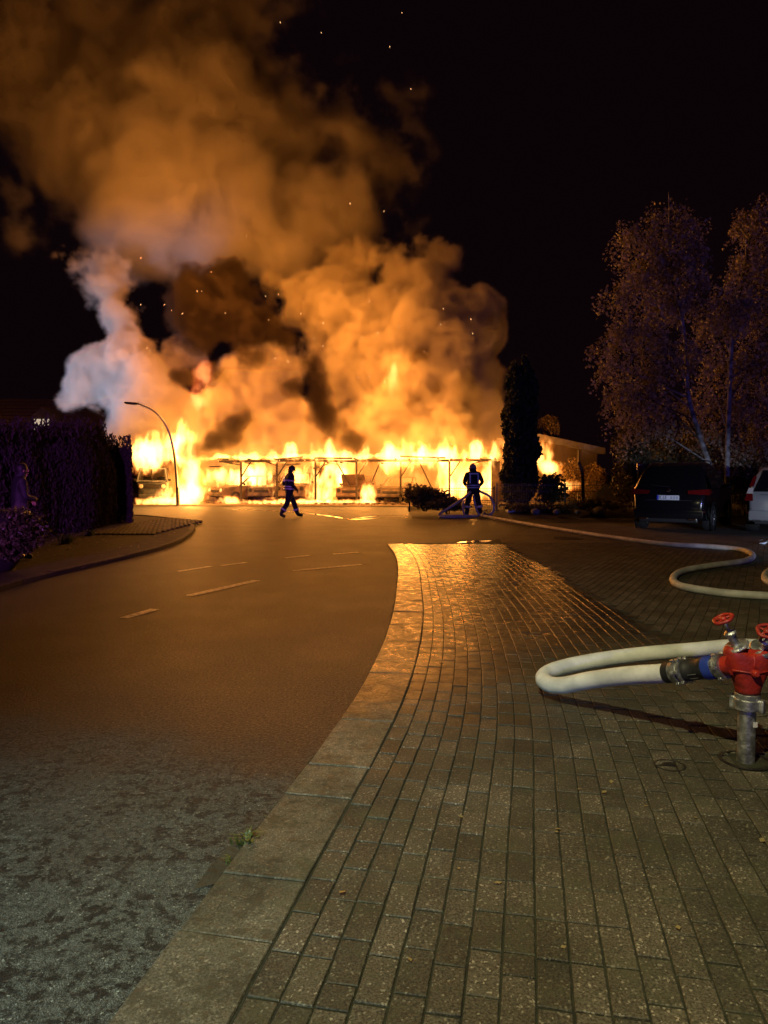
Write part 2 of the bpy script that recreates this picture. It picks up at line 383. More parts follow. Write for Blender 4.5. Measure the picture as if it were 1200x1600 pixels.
# pavement and verge at the left corner
CL = [gp(x, y) for x, y in [(-60, 945), (40, 912), (130, 890), (225, 867), (282, 848), (304, 830), (300, 820), (270, 812), (215, 807), (150, 804)]]
CS = [Vector((p.x, p.y, 0)) for p in spline(CL, .35)]
lp = MB(); n = len(CS)
left = MB().sheet([*reversed(CS), Vector((CS[0].x, -8, 0)), Vector((-30, -8, 0)), Vector((-30, CS[-1].y, 0))][::-1], .05).build('left_pavement', mat('gritty_pavement', (.018, .015, .014), (.045, .038, .033), .8, scale=6, bump=.8, bscale=60, spec=.2), None)
left['kind'] = 'structure'
rk = random.Random(8)
old_kerb = mat('old_kerb', (.02, .017, .015), (.055, .047, .04), .75, scale=9, bump=.5, bscale=90, spec=.25)
ccum = [0]
for a, b in zip(CS, CS[1:]): ccum.append(ccum[-1] + (b - a).length)
s = 0
while s < ccum[-1] - .9:
    def cp(q):
        i = min(max(bisect.bisect(ccum, q) - 1, 0), len(CS) - 2); return CS[i].lerp(CS[i + 1], (q - ccum[i]) / (ccum[i + 1] - ccum[i]))
    a, b = cp(s), cp(s + .8); d = (b - a); c = (a + b) / 2 + Vector((-d.y, d.x, 0)).normalized() * .07
    me, _, _ = unit_stone('kerb_stone', d.length - .012, .13, .12, .012, old_kerb)
    link('kerb_stone', me, None, left, (c.x, c.y, .075 + rk.uniform(-.004, .004)), (0, 0, math.atan2(d.y, d.x))); s += .8
# small paving at the corner
cpv = MB()
for i in range(46):
    for j in range(30):
        q = gp(215, 826) + Vector((i * .12 - .4 + (.06 if j % 2 else 0), j * .21 - 2.6, 0)); x, y = q.x, q.y
        if x > -5.75 or y > 24.5 or x < -9.2 or (x + 5.9) + (y - 22.6) > .5: continue
        M = Matrix.Translation((x, y, .085 + rk.uniform(-.004, .004))) @ Matrix.Rotation(R(90), 4, 'Z') @ Matrix.Diagonal((.95, 1, 1, 1))
        cpv.add([M @ Vector(q) for q in st_v], st_f)
cpv.build('corner_pavers', old_kerb, left, kind='stuff')
# burnt forecourt of the carport with a kerb of rubble
fore = MB().sheet([(-40, 36.1), (6.2, 34.6), (16, 34.6), (16, 60), (-40, 60)], .03).build('carport_yard', mat('ash_ground', (.05, .035, .025), (.13, .09, .06), .85, scale=2.5, bump=1, bscale=12)); fore['kind'] = 'structure'
# planting bed below the fence
bed = MB(); bx, by = [], []
nx, ny = 60, 10
for i in range(nx + 1):
    for j in range(ny + 1):
        x = 1.0 + i * .28; u = j / ny; y = 24.6 + u * 6.2 + (.8 if x > 4 else 0) * (1 - u)
        e = min(1, i / 16) ** 1.5 * min(1, (nx - i) / 4) * math.sin(min(1, u * 1.6) * math.pi / 2) if j < ny else .6
        bed.v.append((x, y, .0 + .32 * e * (1 + .5 * noise.noise(Vector((x * .9, y * .9, 0)))) - .03 * (j == 0)))
for i in range(nx):
    for j in range(ny):
        a = i * (ny + 1) + j; bed.f.append((a, a + ny + 1, a + ny + 2, a + 1))
b_ = bed.build('planting_bed', soil, smooth='all'); b_['kind'] = 'structure'
# ------------------------------------------------------------------ carport
char = mat('charred_timber', (.010, .008, .007), (.05, .035, .025), .8, scale=9, bump=.7)
ash = mat('scorched_metal', (.06, .038, .026), (.20, .13, .08), .65, scale=2.5, bump=.35, bscale=9)
ash2 = mat('burnt_paint', (.04, .03, .024), (.14, .095, .065), .7, scale=3, bump=.35, bscale=9)
dark = mat('sooty_dark', (.010, .009, .009), (.03, .026, .024), .8, scale=6)
steel = mat('galvanised_steel', (.33, .34, .36), (.46, .47, .48), .42, .85, scale=14, bump=.12, bscale=60)
CA, CB = at(318, 787, 38.6), at(776, 787, 36.0)
CA.z = CB.z = .03
cp_dir = (CB - CA); cp_len = cp_dir.length; cp_rz = math.atan2(cp_dir.y, cp_dir.x)
carport = empty('carport', CA, cp_rz, 'long timber carport with thin posts and its roof edge on fire', 'carport')
CH, CD = 2.17, 5.6
def cp_x(px):         # where the carport front is met by a photo column
    best = min((abs((CA + cp_dir * (i / 2000)).x / (CA + cp_dir * (i / 2000)).y * F_PX + 600 - px), i) for i in range(2001)); return cp_len * best[1] / 2000
posts = [cp_x(px) for px in (377, 433, 493, 557, 626, 702)]
for x in posts:
    MB().box((x, 0, CH / 2), (.10, .10, CH), bev=.01).build('post', char, carport)
    MB().tube([(x + .04, 0, CH - .75), (x + .52, .02, CH - .02)], .035, 6).build('knee_brace', char, carport)
    MB().box((x, CD, CH / 2 - .05), (.10, .10, CH - .1), bev=.01).build('post', char, carport)
MB().box((cp_x(774), 0.1, CH / 2), (.42, .5, CH), bev=.02).build('end_pier', ash2, carport)
rb = random.Random(31); xs_ = [.9] + posts + [cp_len]
for x0, x1 in zip(xs_, xs_[1:]):
    MB().box(((x0 + x1) / 2, 0, CH + .06 + rb.uniform(-.03, .02)), (x1 - x0 - .02, .08, .13), Matrix.Rotation(rb.gauss(0, .012), 3, 'Y'), .008).build('front_beam', char, carport)
    if rb.random() < .7:
        k_ = rb.uniform(.45, .95); MB().box((x0 + (x1 - x0) * k_ / 2, -.2, CH + .19 + rb.uniform(-.05, .03)), ((x1 - x0) * k_, .03, .09), Matrix.Rotation(rb.gauss(0, .03), 3, 'Y')).build('fascia_board', char, carport)
MB().box((cp_len / 2, CD, CH + .02), (cp_len, .1, .15), bev=.01).build('rear_beam', char, carport)
rn = random.Random(2)
for i in range(22):
    x = .5 + i * (cp_len - .6) / 21; drop = rn.uniform(0, .12)
    MB().tube([(x, -.35, CH + .15 - rn.random() ** 4 * .5), (x + rn.uniform(-.3, .3), CD * rn.uniform(.35, 1.0), CH + .12 - drop * 3)], .04, 4).build('rafter', char, carport)
MB().box((cp_x(752), -.3, CH - .02), (1.0, .3, .05), Matrix.Rotation(R(-14), 3, 'Y')).build('sagging_board', char, carport)
for px, a in ((520, 38), (590, -30), (652, 30)):
    MB().tube([(cp_x(px), .8, CH), (cp_x(px) + 1.2 * math.sin(R(a)), 1.0, CH - 1.3)], .035, 5).build('fallen_batten', char, carport)
# rubble along its front
rub = MB()
for i in range(420):
    x = rn.uniform(.3, cp_len - .5); y = rn.gauss(-.15, .35); s_ = rn.uniform(.03, .12)
    rub.box((x, y, s_ * .3), (s_ * 2, s_, s_ * .8), Matrix.Rotation(rn.uniform(0, 3), 3, 'Z') @ Matrix.Rotation(rn.uniform(-.4, .4), 3, 'X'))
o = rub.build('fire_debris', ash2, None, loc=CA, rot=(0, 0, cp_rz), kind='stuff'); tag(o, 'charred rubble strewn along the foot of the carport', 'debris')

# ------------------------------------------------------------------ cars
tyre_m = mat('tyre', (.012, .012, .012), (.02, .02, .02), .85, scale=20)
rim_m = mat('alloy_rim', (.30, .30, .31), None, .35, .9)
black_p = mat('black_car_paint', (.006, .006, .008), None, .18, 0, coat=.6)
silver_p = mat('silver_car_paint', (.46, .48, .47), None, .32, .55, coat=.4)
glass_m = mat('tinted_glass', (.006, .006, .008), None, .06, 0)
red_l = mat('tail_light_red', (.16, .006, .007), (.10, .004, .005), .15, 0, scale=30, coat=.5)
clear_l = mat('tail_light_clear', (.6, .58, .56), None, .15, 0)
black_t = mat('black_trim', (.014, .014, .015), None, .5)
chrome = mat('chrome', (.7, .7, .72), None, .12, 1)
plate_m = mat('plate_white', (.80, .82, .86), None, .35)
plate_b = mat('plate_blue', (.02, .06, .55), None, .35)
ink = mat('plate_ink', (.02, .02, .025), None, .5)
smudge = mat('plate_worn_ink', (.52, .54, .60), None, .5)

def wheel(parent, loc, r=.33, wd=.22, burnt=False):
    M = Matrix.Rotation(R(90), 3, 'Y')
    wob = empty('wheel', loc); wob.parent = parent
    MB().lathe([(r * .62, -wd / 2), (r * .93, -wd / 2), (r, -wd * .35), (r, wd * .35), (r * .93, wd / 2), (r * .62, wd / 2)], M=M, n=28, cap=False).build('tyre', dark if burnt else tyre_m, wob, smooth=True)
    b = MB().lathe([(r * .1, -wd * .38), (r * .6, -wd * .30), (r * .64, -wd * .46), (r * .64, wd * .46), (r * .6, wd * .30), (r * .1, wd * .38)], M=M, n=24)
    for k in range(5):
        q = k * 1.2566
        for sx in (-1, 1): b.tube([(sx * wd * .40, math.cos(q) * r * .08, math.sin(q) * r * .08), (sx * wd * .42, math.cos(q) * r * .6, math.sin(q) * r * .6)], .03, 5)
    b.build('rim', ash if burnt else rim_m, wob, smooth=True)
    return wob

def hull(prof, wfun, stations=((1.0, .05), (.985, .02), (.93, 0.0))):
    """body lofted across its width: prof is the closed side outline (y, z); wfun(z) the half width"""
    b = MB(); n = len(prof); cy_ = sum(p[0] for p in prof) / n; cz = sum(p[1] for p in prof) / n
    st = [(-s, d) for s, d in stations] + [(-.5, 0), (.5, 0)] + [(s, d) for s, d in reversed(stations)]
    for s, d in st:
        for y, z in prof:
            dy, dz = y - cy_, z - cz; l = math.hypot(dy, dz) or 1
            b.v.append((s * wfun(y, z), y - dy / l * d, z - dz / l * d))
    for i in range(len(st) - 1):
        for k in range(n):
            b.f.append((i * n + k, i * n + (k + 1) % n, (i + 1) * n + (k + 1) % n, (i + 1) * n + k))
    b.f.append(tuple(range(n))); b.f.append(tuple((len(st) - 1) * n + k for k in reversed(range(n))))
    return b
def panel(b, quad, th, nrm):
    n_ = Vector(nrm).normalized() * th; q = [Vector(p) for p in quad]; k = len(q)
    b.add(q + [p + n_ for p in q], [tuple(range(k))[::-1], tuple(range(k, 2 * k))] + [(i, (i + 1) % k, (i + 1) % k + k, i + k) for i in range(k)]); return b

def rear_car(name, loc, rz, paint, label, W=.96, Ht=1.82, Ln=4.75, style='suv'):
    """estate-shaped car; local +Y is its front, its tail faces -Y; origin below the tail's middle"""
    o = empty(name, loc, rz, label, 'car')
    belt = Ht * .60
    prof = [(.10, .30), (.0, .42), (-.02, .62), (.0, .86), (.05, .98), (.10, belt), (.46, Ht * .87), (.66, Ht * .955), (1.0, Ht * .99), (1.6, Ht), (2.3, Ht * .985), (2.8, Ht * .94),
            (3.55, belt + .05), (4.3, belt - .08), (4.62, belt - .22), (Ln, .72), (Ln - .03, .42), (Ln - .15, .28), (4.2, .26), (3.3, .24), (1.5, .24), (.5, .27)]
    def wf(y, z):
        k = W * (1 - .03 * max(0, (.5 - z) / .3)); 
        if z > belt: k *= 1 - .33 * ((z - belt) / (Ht - belt)) ** 1.15
        e = min(y, Ln - y); return k * (1 - .10 * max(0, 1 - e / .35) ** 2)
    b = hull(prof, wf, ((1.0, .10), (.99, .055), (.96, .02), (.90, 0)))
    b.build('body', paint, o, smooth=True)
    def xs(y, z, k=1.0): return wf(y, z) * k
    z0, z1 = belt + .03, Ht * .93
    y0, y1 = .105, .56
    rw = panel(MB(), [(-xs(.1, z0, .84), y0, z0), (xs(.1, z0, .84), y0, z0), (xs(.4, z1, .82), y1 - .02, z1), (-xs(.4, z1, .82), y1 - .02, z1)], .02, (0, -1, .5))
    win = rw.build('rear_window', glass_m, o)
    MB().tube([(.02, y0 - .05, z0 + .04), (-.45, y0 - .02, z0 + .08)], .012, 6).build('wiper', black_t, win)
    for s in (-1, 1):
        for (a, c) in ((.62, 1.45), (1.52, 2.35), (2.42, 3.1)):
            zt = lambda y: Ht * .90 if y < 2.5 else Ht * .90 - (y - 2.4) * .55
            q = [(s * (xs(a, z0) * .985), a, z0), (s * (xs(c, z0) * .985), c, z0), (s * xs(c, max(z0 + .03, zt(c))) * .975, c - .03, max(z0 + .03, zt(c))), (s * xs(a, zt(a)) * .975, a + (.12 if a < .7 else .02), zt(a))]
            panel(MB(), q if s > 0 else q[::-1], .028, (s, 0, .15)).build('side_window', glass_m, o)
        # tail lights wrap round the corner
        tl = MB()
        if style == 'suv':
            panel(tl, [(s * W * .99, .08, .98), (s * W * .50, -.0, 1.0), (s * W * .48, .03, 1.09), (s * W * .96, .12, 1.13)][::s], .03, (s * .2, -1, 0))
            panel(tl, [(s * (W - .02), .10, .97), (s * (W - .005), .42, 1.03), (s * (W - .02), .40, 1.12), (s * (W - .04), .12, 1.13)][::-s], .03, (s, 0, 0))
        else:
            panel(tl, [(s * W * .985, .05, .84), (s * W * .78, -.015, .84), (s * W * .80, .03, 1.02), (s * W * .955, .10, 1.02)][::s], .035, (s * .3, -1, 0))
            panel(MB(), [(s * W * .90, .16, 1.2), (s * W * .79, .12, 1.2), (s * W * .74, .30, Ht * .84), (s * W * .80, .33, Ht * .84)][::s], .04, (s * .3, -1, .3)).build('high_tail_light', red_l, o)
        t_ = tl.build('tail_light', red_l, o)
        if style != 'suv':
            panel(MB(), [(s * W * .955, .10, 1.025), (s * W * .80, .03, 1.025), (s * W * .795, .10, 1.17), (s * W * .90, .15, 1.17)][::s], .036, (s * .3, -1, .1)).build('clear_lens', clear_l, t_)
        panel(MB(), [(s * W * .92, -.025, .52), (s * W * .58, -.04, .52), (s * W * .58, -.04, .56), (s * W * .92, -.025, .56)][::s], .012, (0, -1, 0)).build('reflector', red_l, o)
        MB().box((s * .62, -.03, .34), (.22, .06, .07), bev=.02).build('exhaust_tip', chrome if style == 'suv' else black_t, o)
        # mirror
        MB().box((s * (W + .09), 3.0, belt + .06), (.2, .12, .15), bev=.05).build('wing_mirror', paint, o)
        MB().tube([(s * .62, .75, Ht - .01), (s * .64, .95, Ht + .04), (s * .64, 2.3, Ht + .035), (s * .62, 2.6, Ht - .04)], .016, 6).build('roof_rail', black_t, o)
        for y in (.95, 3.75):
            wheel(o, (s * (W - .13), y, .345), .345, .24)
            MB().lathe([(.37, -.02), (.42, -.02), (.42, .02), (.37, .02)], (s * (W - .005), y, .36), Matrix.Rotation(R(90), 3, 'Y'), 24, False).build('wheel_arch', black_t, o)
    MB().box((0, -.015, .47), (W * 1.78, .10, .26), bev=.05).build('bumper', paint if style != 'suv' else black_p, o, smooth=True)
    MB().box((0, .04, .30), (W * 1.5, .10, .12), bev=.03).build('diffuser', black_t, o)
    MB().box((0, .0, .83 if style == 'suv' else 1.0), (W * 1.2, .014, .012)).build('tailgate_seam', black_t, o)
    MB().tube([(W * .86 * k, -.012, .64) for k in (-1, -.5, 0, .5, 1)], .006, 4).build('bumper_seam', black_t, o)
    MB().lathe([(.045, -.01), (.05, 0), (.03, .012)], (0, .03, 1.10 if style == 'suv' else 1.12), axis_to((0, -1, 0)), 20).build('emblem', chrome, o)
    # number plate
    pz = .90 if style == 'suv' else .62
    pl = MB().box((0, -.035, pz), (.56, .02, .125), bev=.006).build('number_plate', plate_m, o)
    MB().box((-.255, -.0475, pz), (.045, .006, .115)).build('country_band', plate_b, pl)
    if style == 'suv':
        fc = bpy.data.curves.new('plate_letters', 'FONT'); fc.body = 'K LE'; fc.size = .125; fc.extrude = .002; fc.align_y = 'CENTER'
        t = bpy.data.objects.new('plate_letters', fc); col.objects.link(t); t.parent = pl; t.location = (-.22, -.048, pz); t.rotation_euler = (R(90), 0, 0); t.scale = (.78, 1, 1)
        bpy.context.view_layer.update(); lm_ = bpy.data.meshes.new_from_object(t.evaluated_get(bpy.context.evaluated_depsgraph_get())); loc_, rot_, scl_ = t.location.copy(), t.rotation_euler.copy(), t.scale.copy()
        bpy.data.objects.remove(t); lm_.materials.clear(); t = link('plate_letters', lm_, ink, pl, loc_, rot_); t.scale = scl_; t['kind'] = 'stuff'
        for k in range(3): MB().box((.09 + k * .07, -.047, pz), (.052, .004, .085)).build('smudged_digit', smudge, pl)
    return o
# black SUV and silver people carrier with their tails to us
sp_ = gp(1043, 832)
rear_car('parked_car', Vector((sp_.x, sp_.y, .03)), R(-33), black_p, 'black sport utility car seen from behind with a pale number plate', .99, 1.86)
sv = at(1163, 800, 18.6)
rear_car('parked_car', Vector((sv.x + .92 * .84, 18.6 - .92 * .54, .03)), R(-33), silver_p, 'silver people carrier cut off by the right edge of the picture', .92, 1.74, 4.5, 'mpv')

def burnt_car(name, loc, rz, label, W=.86, Ht=1.45, paint=ash, hood_open=False, van=False, tint=None):
    """burnt-out shell with open windows; local -Y is its nose"""
    o = empty(name, loc, rz, label, 'van' if van else 'car', None if van else 'burnt cars under the carport')
    Ln = 4.2; belt = Ht * .62
    if van: prof = [(.0, .35), (-.03, .6), (.06, belt), (.5, belt + .06), (Ln, belt + .06), (Ln, .3), (.2, .25)]
    else: prof = [(.06, .30), (-.02, .42), (0, .62), (.16, belt - .10), (1.05, belt), (3.6, belt), (4.05, belt - .04), (Ln, .6), (Ln - .05, .32), (3.6, .24), (.5, .24)]
    wf = lambda y, z: W * (1 - .12 * max(0, 1 - min(y, Ln - y) / .5) ** 2)
    hull(prof, wf, ((1.0, .07), (.985, .03), (.93, 0))).build('body_shell', paint, o, smooth=True)
    ra, rb = (.55, Ln - .1) if van else (1.75, 3.35)
    fa = .08 if van else 1.02
    rf = MB(); n = 8
    hull([(ra, Ht - .05), (ra + .15, Ht), (rb - .2, Ht + .01), (rb, Ht - .04), (rb, Ht - .07), (ra, Ht - .08)], lambda y, z: W * .80, ((1, .02), (.95, 0))).build('roof', paint, o, smooth=True)
    for s in (-1, 1):
        for (ya, yb) in ((fa, ra + .05), ((fa + ra) / 2 + .75 if not van else 1.3, (fa + ra) / 2 + .85 if not van else 1.3), (rb + .35 if not van else rb, rb - .05)):
            MB().tube([(s * W * .94, ya, belt - .03), (s * W * .79, yb, Ht - .04)], .045, 6).build('pillar', paint, o)
        for y in (.8, 3.35): wheel(o, (s * (W - .11), y, .30), .30, .19, True)
        hl = MB().lathe([(.10, 0), (.11, .02), (.08, .05)], (s * W * .70, .03 if not van else .0, belt - .24), axis_to((0, -1, .1)), 16); hl.build('headlight', clear_l if tint else dark, o)
        MB().box((s * (W + .06), fa + .25, belt + .08), (.14, .09, .12), bev=.03).build('wing_mirror', dark, o)
    MB().box((0, -.03, .42), (W * 1.7, .12, .16), bev=.04).build('bumper', tint or paint, o)
    MB().box((0, -.015, belt - .28), (W * .9, .05, .13), bev=.02).build('grille', dark, o)
    MB().tube([(-W * .8, fa, belt), (0, fa - .1, belt + .01), (W * .8, fa, belt)], .025, 5).build('windscreen_sill', paint, o)
    if van:
        MB().box((0, .02, belt + .32), (.05, .06, .62)).build('windscreen_divider', dark, o)
        MB().box((0, 0, belt - .12), (W * 1.8, .05, .05), bev=.01).build('front_panel', tint, o)
    for y in (1.9, 2.7): 
        for s in (-1, 1): MB().box((s * .36, y, belt - .02), (.42, .14, .5), bev=.05).build('seat_frame', dark, o)
    if hood_open:
        panel(MB(), [(-W * .8, 1.0, belt + .02), (W * .8, 1.0, belt + .02), (W * .74, .55, belt + .62), (-W * .74, .55, belt + .62)], .03, (0, -1, -.4)).build('open_bonnet', paint, o)
    return o
def carport_pt(px, dy=.6, z=.03):
    p = CA + cp_dir.normalized() * cp_x(px) + Vector((-math.sin(cp_rz), math.cos(cp_rz), 0)) * dy; return Vector((p.x, p.y, z))
burnt_car('burnt_car', carport_pt(330, .5), cp_rz + R(-38), 'burnt hatchback turned sideways at the left end of the carport', paint=ash, tint=ash2)
burnt_car('burnt_car', carport_pt(398, 1.0), cp_rz + R(8), 'burnt car between the first and second carport posts', paint=ash2)
burnt_car('burnt_car', carport_pt(447, .7), cp_rz + R(4), 'tall burnt car behind the walking firefighter', .90, 1.62, paint=ash)
burnt_car('burnt_car', carport_pt(541, .7), cp_rz + R(-6), 'burnt car with raised bonnet at the middle of the carport', paint=ash, hood_open=True)
burnt_car('burnt_car', carport_pt(606, .6), cp_rz + R(-10), 'collapsed burnt car left of the leafy shrub', .88, 1.38, paint=ash2)
bluep = mat('blistered_blue_paint', (.03, .045, .065), (.10, .10, .105), .5, scale=5, bump=.3)
burnt_car('burning_van', Vector((at(243, 787, 37.4).x, 36.9, .03)), R(14), 'burning blue grey van with shattered windscreen beside the street lamp', .78, 1.85, paint=bluep, van=True, tint=bluep)

# ------------------------------------------------------------------ street lamp at the corner
lb = gp(278, 790); lb.z = 0
lam = empty('street_lamp', lb, 0, 'unlit curved street lamp leaning in front of the burning van', 'street lamp')
Yl = lb.y
pl_ = [lb, at(276, 745, Yl), at(271, 705, Yl), at(262, 670, Yl), at(248, 649, Yl), at(232, 637, Yl), at(214, 630.5, Yl)]
sp2 = spline(pl_, .2); k = len(sp2)
MB().tube([p - lb for p in sp2], [.085 - .04 * i / k for i in range(k)], 10).build('pole', steel, lam, smooth='all')
MB().tube([(0, 0, 0), (0, 0, .9)], .10, 12).build('base_sleeve', steel, lam, smooth=True)
hd = MB(); a, b = at(216, 631, Yl) - lb, at(195, 629, Yl) - lb
hd.box((a + b) / 2, ((b - a).length, .26, .10), Matrix.Rotation(R(4), 3, 'Y'), .03)
hd.build('lamp_head', dark, lam, smooth=True)
MB().box((a + b) / 2 + Vector((0, 0, -.06)), ((b - a).length * .7, .2, .03), Matrix.Rotation(R(4), 3, 'Y'), .01).build('lens', glass_m, lam)

# ------------------------------------------------------------------ house behind the hedge
plaster = mat('plaster', (.05, .04, .04), (.07, .055, .055), .85, scale=2)
tile_m = mat('roof_tiles', (.07, .045, .045), (.11, .07, .065), .7, scale=8, bump=.4)
curtain = mat('lit_curtain', (.7, .66, .55), (.5, .46, .36), .8, scale=30, emit=((1, .86, .6), .45))
HY = 46; h0 = at(20, 700, HY)
house = empty('house', (h0.x, HY, 0), 0, 'dark house with tiled roof and small lit dormer window behind the hedge', 'house')
hw, hh, hr = 6.2, 4.4, 6.7
MB().box((-2, 4, hh / 2), (hw * 2, 8, hh)).build('wall', plaster, house)
roof = MB().add([(-hw - 2.4, -.4, hh - .1), (hw - 1.6, -.4, hh - .1), (hw - 2.9, 4, hr), (-hw - 2.4, 4, hr), (hw - 1.6, 8.4, hh - .1), (-hw - 2.4, 8.4, hh - .1)],
         [(0, 1, 2, 3), (3, 2, 4, 5), (1, 4, 2), (0, 3, 5), (0, 5, 4, 1)]).build('roof', tile_m, house)
for r_ in range(9):
    f_ = r_ / 9; MB().box((-2 - .1 * f_, -.42 + 4.4 * f_, hh - .06 + (hr - hh + .1) * f_), (hw * 2 + .7 - 1.3 * f_, .06, .05), Matrix.Rotation(R(28), 3, 'X')).build('tile_course', tile_m, roof)
dx = at(72, 665, HY).x - h0.x
dz = at(72, 665, HY).z
dorm = MB().add([(dx - .9, -.5, dz - .6), (dx + .9, -.5, dz - .6), (dx + .9, -.5, dz + .35), (dx, -.5, dz + 1.15), (dx - .9, -.5, dz + .35), (dx - .9, 3, dz - .6), (dx + .9, 3, dz - .6), (dx + .9, 3, dz + .35), (dx, 3, dz + 1.15), (dx - .9, 3, dz + .35)],
         [(0, 1, 2, 3, 4), (9, 8, 7, 6, 5), (2, 7, 8, 3), (3, 8, 9, 4), (0, 4, 9, 5), (1, 6, 7, 2), (0, 5, 6, 1)]).build('dormer', plaster, house)
wn_ = MB().box((dx, -.53, dz - .05), (1.0, .06, .85)).build('window', curtain, house)
for x_ in (-.52, 0, .52): MB().box((dx + x_, -.58, dz - .05), (.07, .05, .95)).build('window_bar', dark, wn_)
MB().box((dx, -.58, dz - .52), (1.15, .09, .07)).build('window_sill', dark, wn_)
MB().box((-4.5, 4.6, hr + .1), (.7, .7, 1.3)).build('chimney', tile_m, roof)

# ------------------------------------------------------------------ garage behind the conifer
A1, B1 = at(826, 682, 40), at(933, 707, 42)
fas = mat('pale_fascia', (.42, .36, .30), (.55, .48, .40), .6, scale=3); ochre = mat('ochre_render', (.26, .19, .10), (.34, .25, .13), .85, scale=2, bump=.3)
gar = empty('garage', (A1.x, A1.y, .03), 0, 'long ochre garage with a pale roof edge right of the conifer', 'garage')
d = (B1 - A1); d.z = 0; L_ = d.length; gr_ = math.atan2(d.y, d.x); gar.rotation_euler = (0, 0, gr_)
z1, z2 = A1.z, B1.z
nw = 8
MB().add([(0, 0, 0), (L_, 0, 0), (L_, 0, z2 - .1), (0, 0, z1 - .1), (0, 4.0, 0), (L_, 4.0, 0), (L_, 4.0, z2 - .1), (0, 4.0, z1 - .1)],
         [(0, 1, 2, 3), (5, 4, 7, 6), (4, 0, 3, 7), (1, 5, 6, 2), (3, 2, 6, 7)]).build('wall', ochre, gar)
MB().add([(-.3, -.35, z1 - .12), (L_ + .3, -.35, z2 - .12), (L_ + .3, -.35, z2 + .22), (-.3, -.35, z1 + .22), (-.3, 4.2, z1 - .12), (L_ + .3, 4.2, z2 - .12), (L_ + .3, 4.2, z2 + .22), (-.3, 4.2, z1 + .22)],
         [(0, 1, 2, 3), (5, 4, 7, 6), (4, 0, 3, 7), (1, 5, 6, 2), (3, 2, 6, 7), (4, 5, 1, 0)]).build('roof_edge', fas, gar)
for k in range(2): MB().tube([(1.2 + k * 2.2, -.06, 0), (1.2 + k * 2.2, -.06, z1 + (z2 - z1) * (1.2 + k * 2.2) / L_ - .14)], .05, 8).build('downpipe', fas, gar)

# ------------------------------------------------------------------ garden fence
fm = mat('fence_wire', (.035, .04, .038), (.06, .065, .06), .5, .3, scale=5)
def fence(x0, x1, Y0, Y1, label, h=1.08):
    a, b = Vector((x0, Y0, .1)), Vector((x1, Y1, .1)); d = b - a; L_ = d.length
    o = empty('wire_fence', a, math.atan2(d.y, d.x), label, 'fence'); n = max(1, round(L_ / 2.5)); w_ = L_ / n
    for k in range(n + 1): MB().box((k * w_, 0, h / 2), (.06, .05, h + .06), bev=.006).build('post', fm, o)
    for k in range(n):
        b_ = MB(); m = int(w_ / .085)
        for j in range(1, m): b_.box((k * w_ + j * w_ / m, -.03, h / 2 + .02), (.008, .008, h))
        for z in (.08, .45, .8, h - .05): b_.box((k * w_ + w_ / 2, -.042, z), (w_ - .04, .012, .02))
        b_.build('wire_panel', fm, o, kind='stuff')
fx = lambda px, Y: (px - 600) / F_PX * Y
fence(fx(776, 27.4), fx(990, 27.4), 27.4, 27.4, 'low wire mesh garden fence between the conifer and the black car')
fence(fx(640, 28.6), fx(772, 27.6), 28.6, 27.6, 'short wire fence behind the firefighter holding hoses', .95)
fence(fx(1135, 24.9), fx(1260, 24.9), 24.9, 24.9, 'wire fence behind the silver car under the birches', 1.05)
# pale stones in the bed
stone_m = mat('field_stone', (.16, .16, .14), (.26, .26, .23), .8, scale=6, bump=.5)
for i, (px, py, r_, lb_) in enumerate([(838, 792, .17, 'pale rounded stone in the bed nearest the conifer'), (937, 789, .26, 'largest pale stone in the bed left of the black car'), (872, 793, .15, 'small stone midway along the planting bed'), (905, 795, .13, 'small flat stone left of the largest bed stone')]):
    p = Vector((fx(px, 25.6), 25.7, .2)); b = MB(); bm = bmesh.new(); bmesh.ops.create_icosphere(bm, subdivisions=2, radius=r_)
    for v in bm.verts: v.co *= 1 + .3 * noise.noise(v.co * 5 + p)
    for v in bm.verts: v.co.z *= .75
    b.add([v.co.copy() for v in bm.verts], [[v.index for v in f.verts] for f in bm.faces]); bm.free()
    tag(b.build('bed_stone', stone_m, None, smooth='all', loc=p), lb_, 'stone', 'stones in the planting bed')
# small red marker on a stake
mk = Vector((fx(997, 24.2), 24.2, 0)); o = empty('red_marker', mk, 0, 'small red marker on a thin stake left of the black car', 'marker')
MB().tube([(0, 0, -.1), (.0, 0, 1.95)], .02, 6).build('stake', dbark, o)
MB().box((0, -.03, 1.82), (.13, .02, .24), bev=.008).build('plate', red_l, o); MB().box((.0, -.045, 1.86), (.07, .006, .05)).build('symbol', clear_l, o)
# ------------------------------------------------------------------ hydrant standpipe
red_p = mat('red_enamel', (.40, .026, .012), (.20, .014, .009), .34, 0, scale=14, bump=.25, bscale=45, r2=.6)
alu = mat('worn_aluminium', (.30, .31, .31), (.62, .62, .60), .30, .9, scale=22, bump=.2, bscale=90, r2=.55)
bluep2 = mat('blue_coupling', (.02, .045, .28), (.03, .06, .34), .35, .2, scale=20)
rub_m = mat('black_rubber', (.012, .012, .012), (.02, .02, .02), .55, scale=30)
hose_m = mat('white_hose', (.55, .56, .54), (.80, .80, .77), .7, scale=7, bump=.35, bscale=260, detail=8)
hose_w = mat('grimy_hose', (.48, .46, .43), (.72, .70, .66), .6, scale=5, bump=.25, bscale=120)
cast = mat('cast_iron', (.02, .018, .016), (.04, .036, .03), .5, .5, scale=10, bump=.4)
hb_ = Vector((HYD.x, HYD.y, .03))
hyd = empty('standpipe_hydrant', hb_, 0, 'standpipe hydrant with red twin valve head and aluminium pipe', 'hydrant')
def hz(y): return at(1165, y, HYD.y).z - .03
z_neck, z_top, zc = hz(1082), hz(1012), hz(1035)
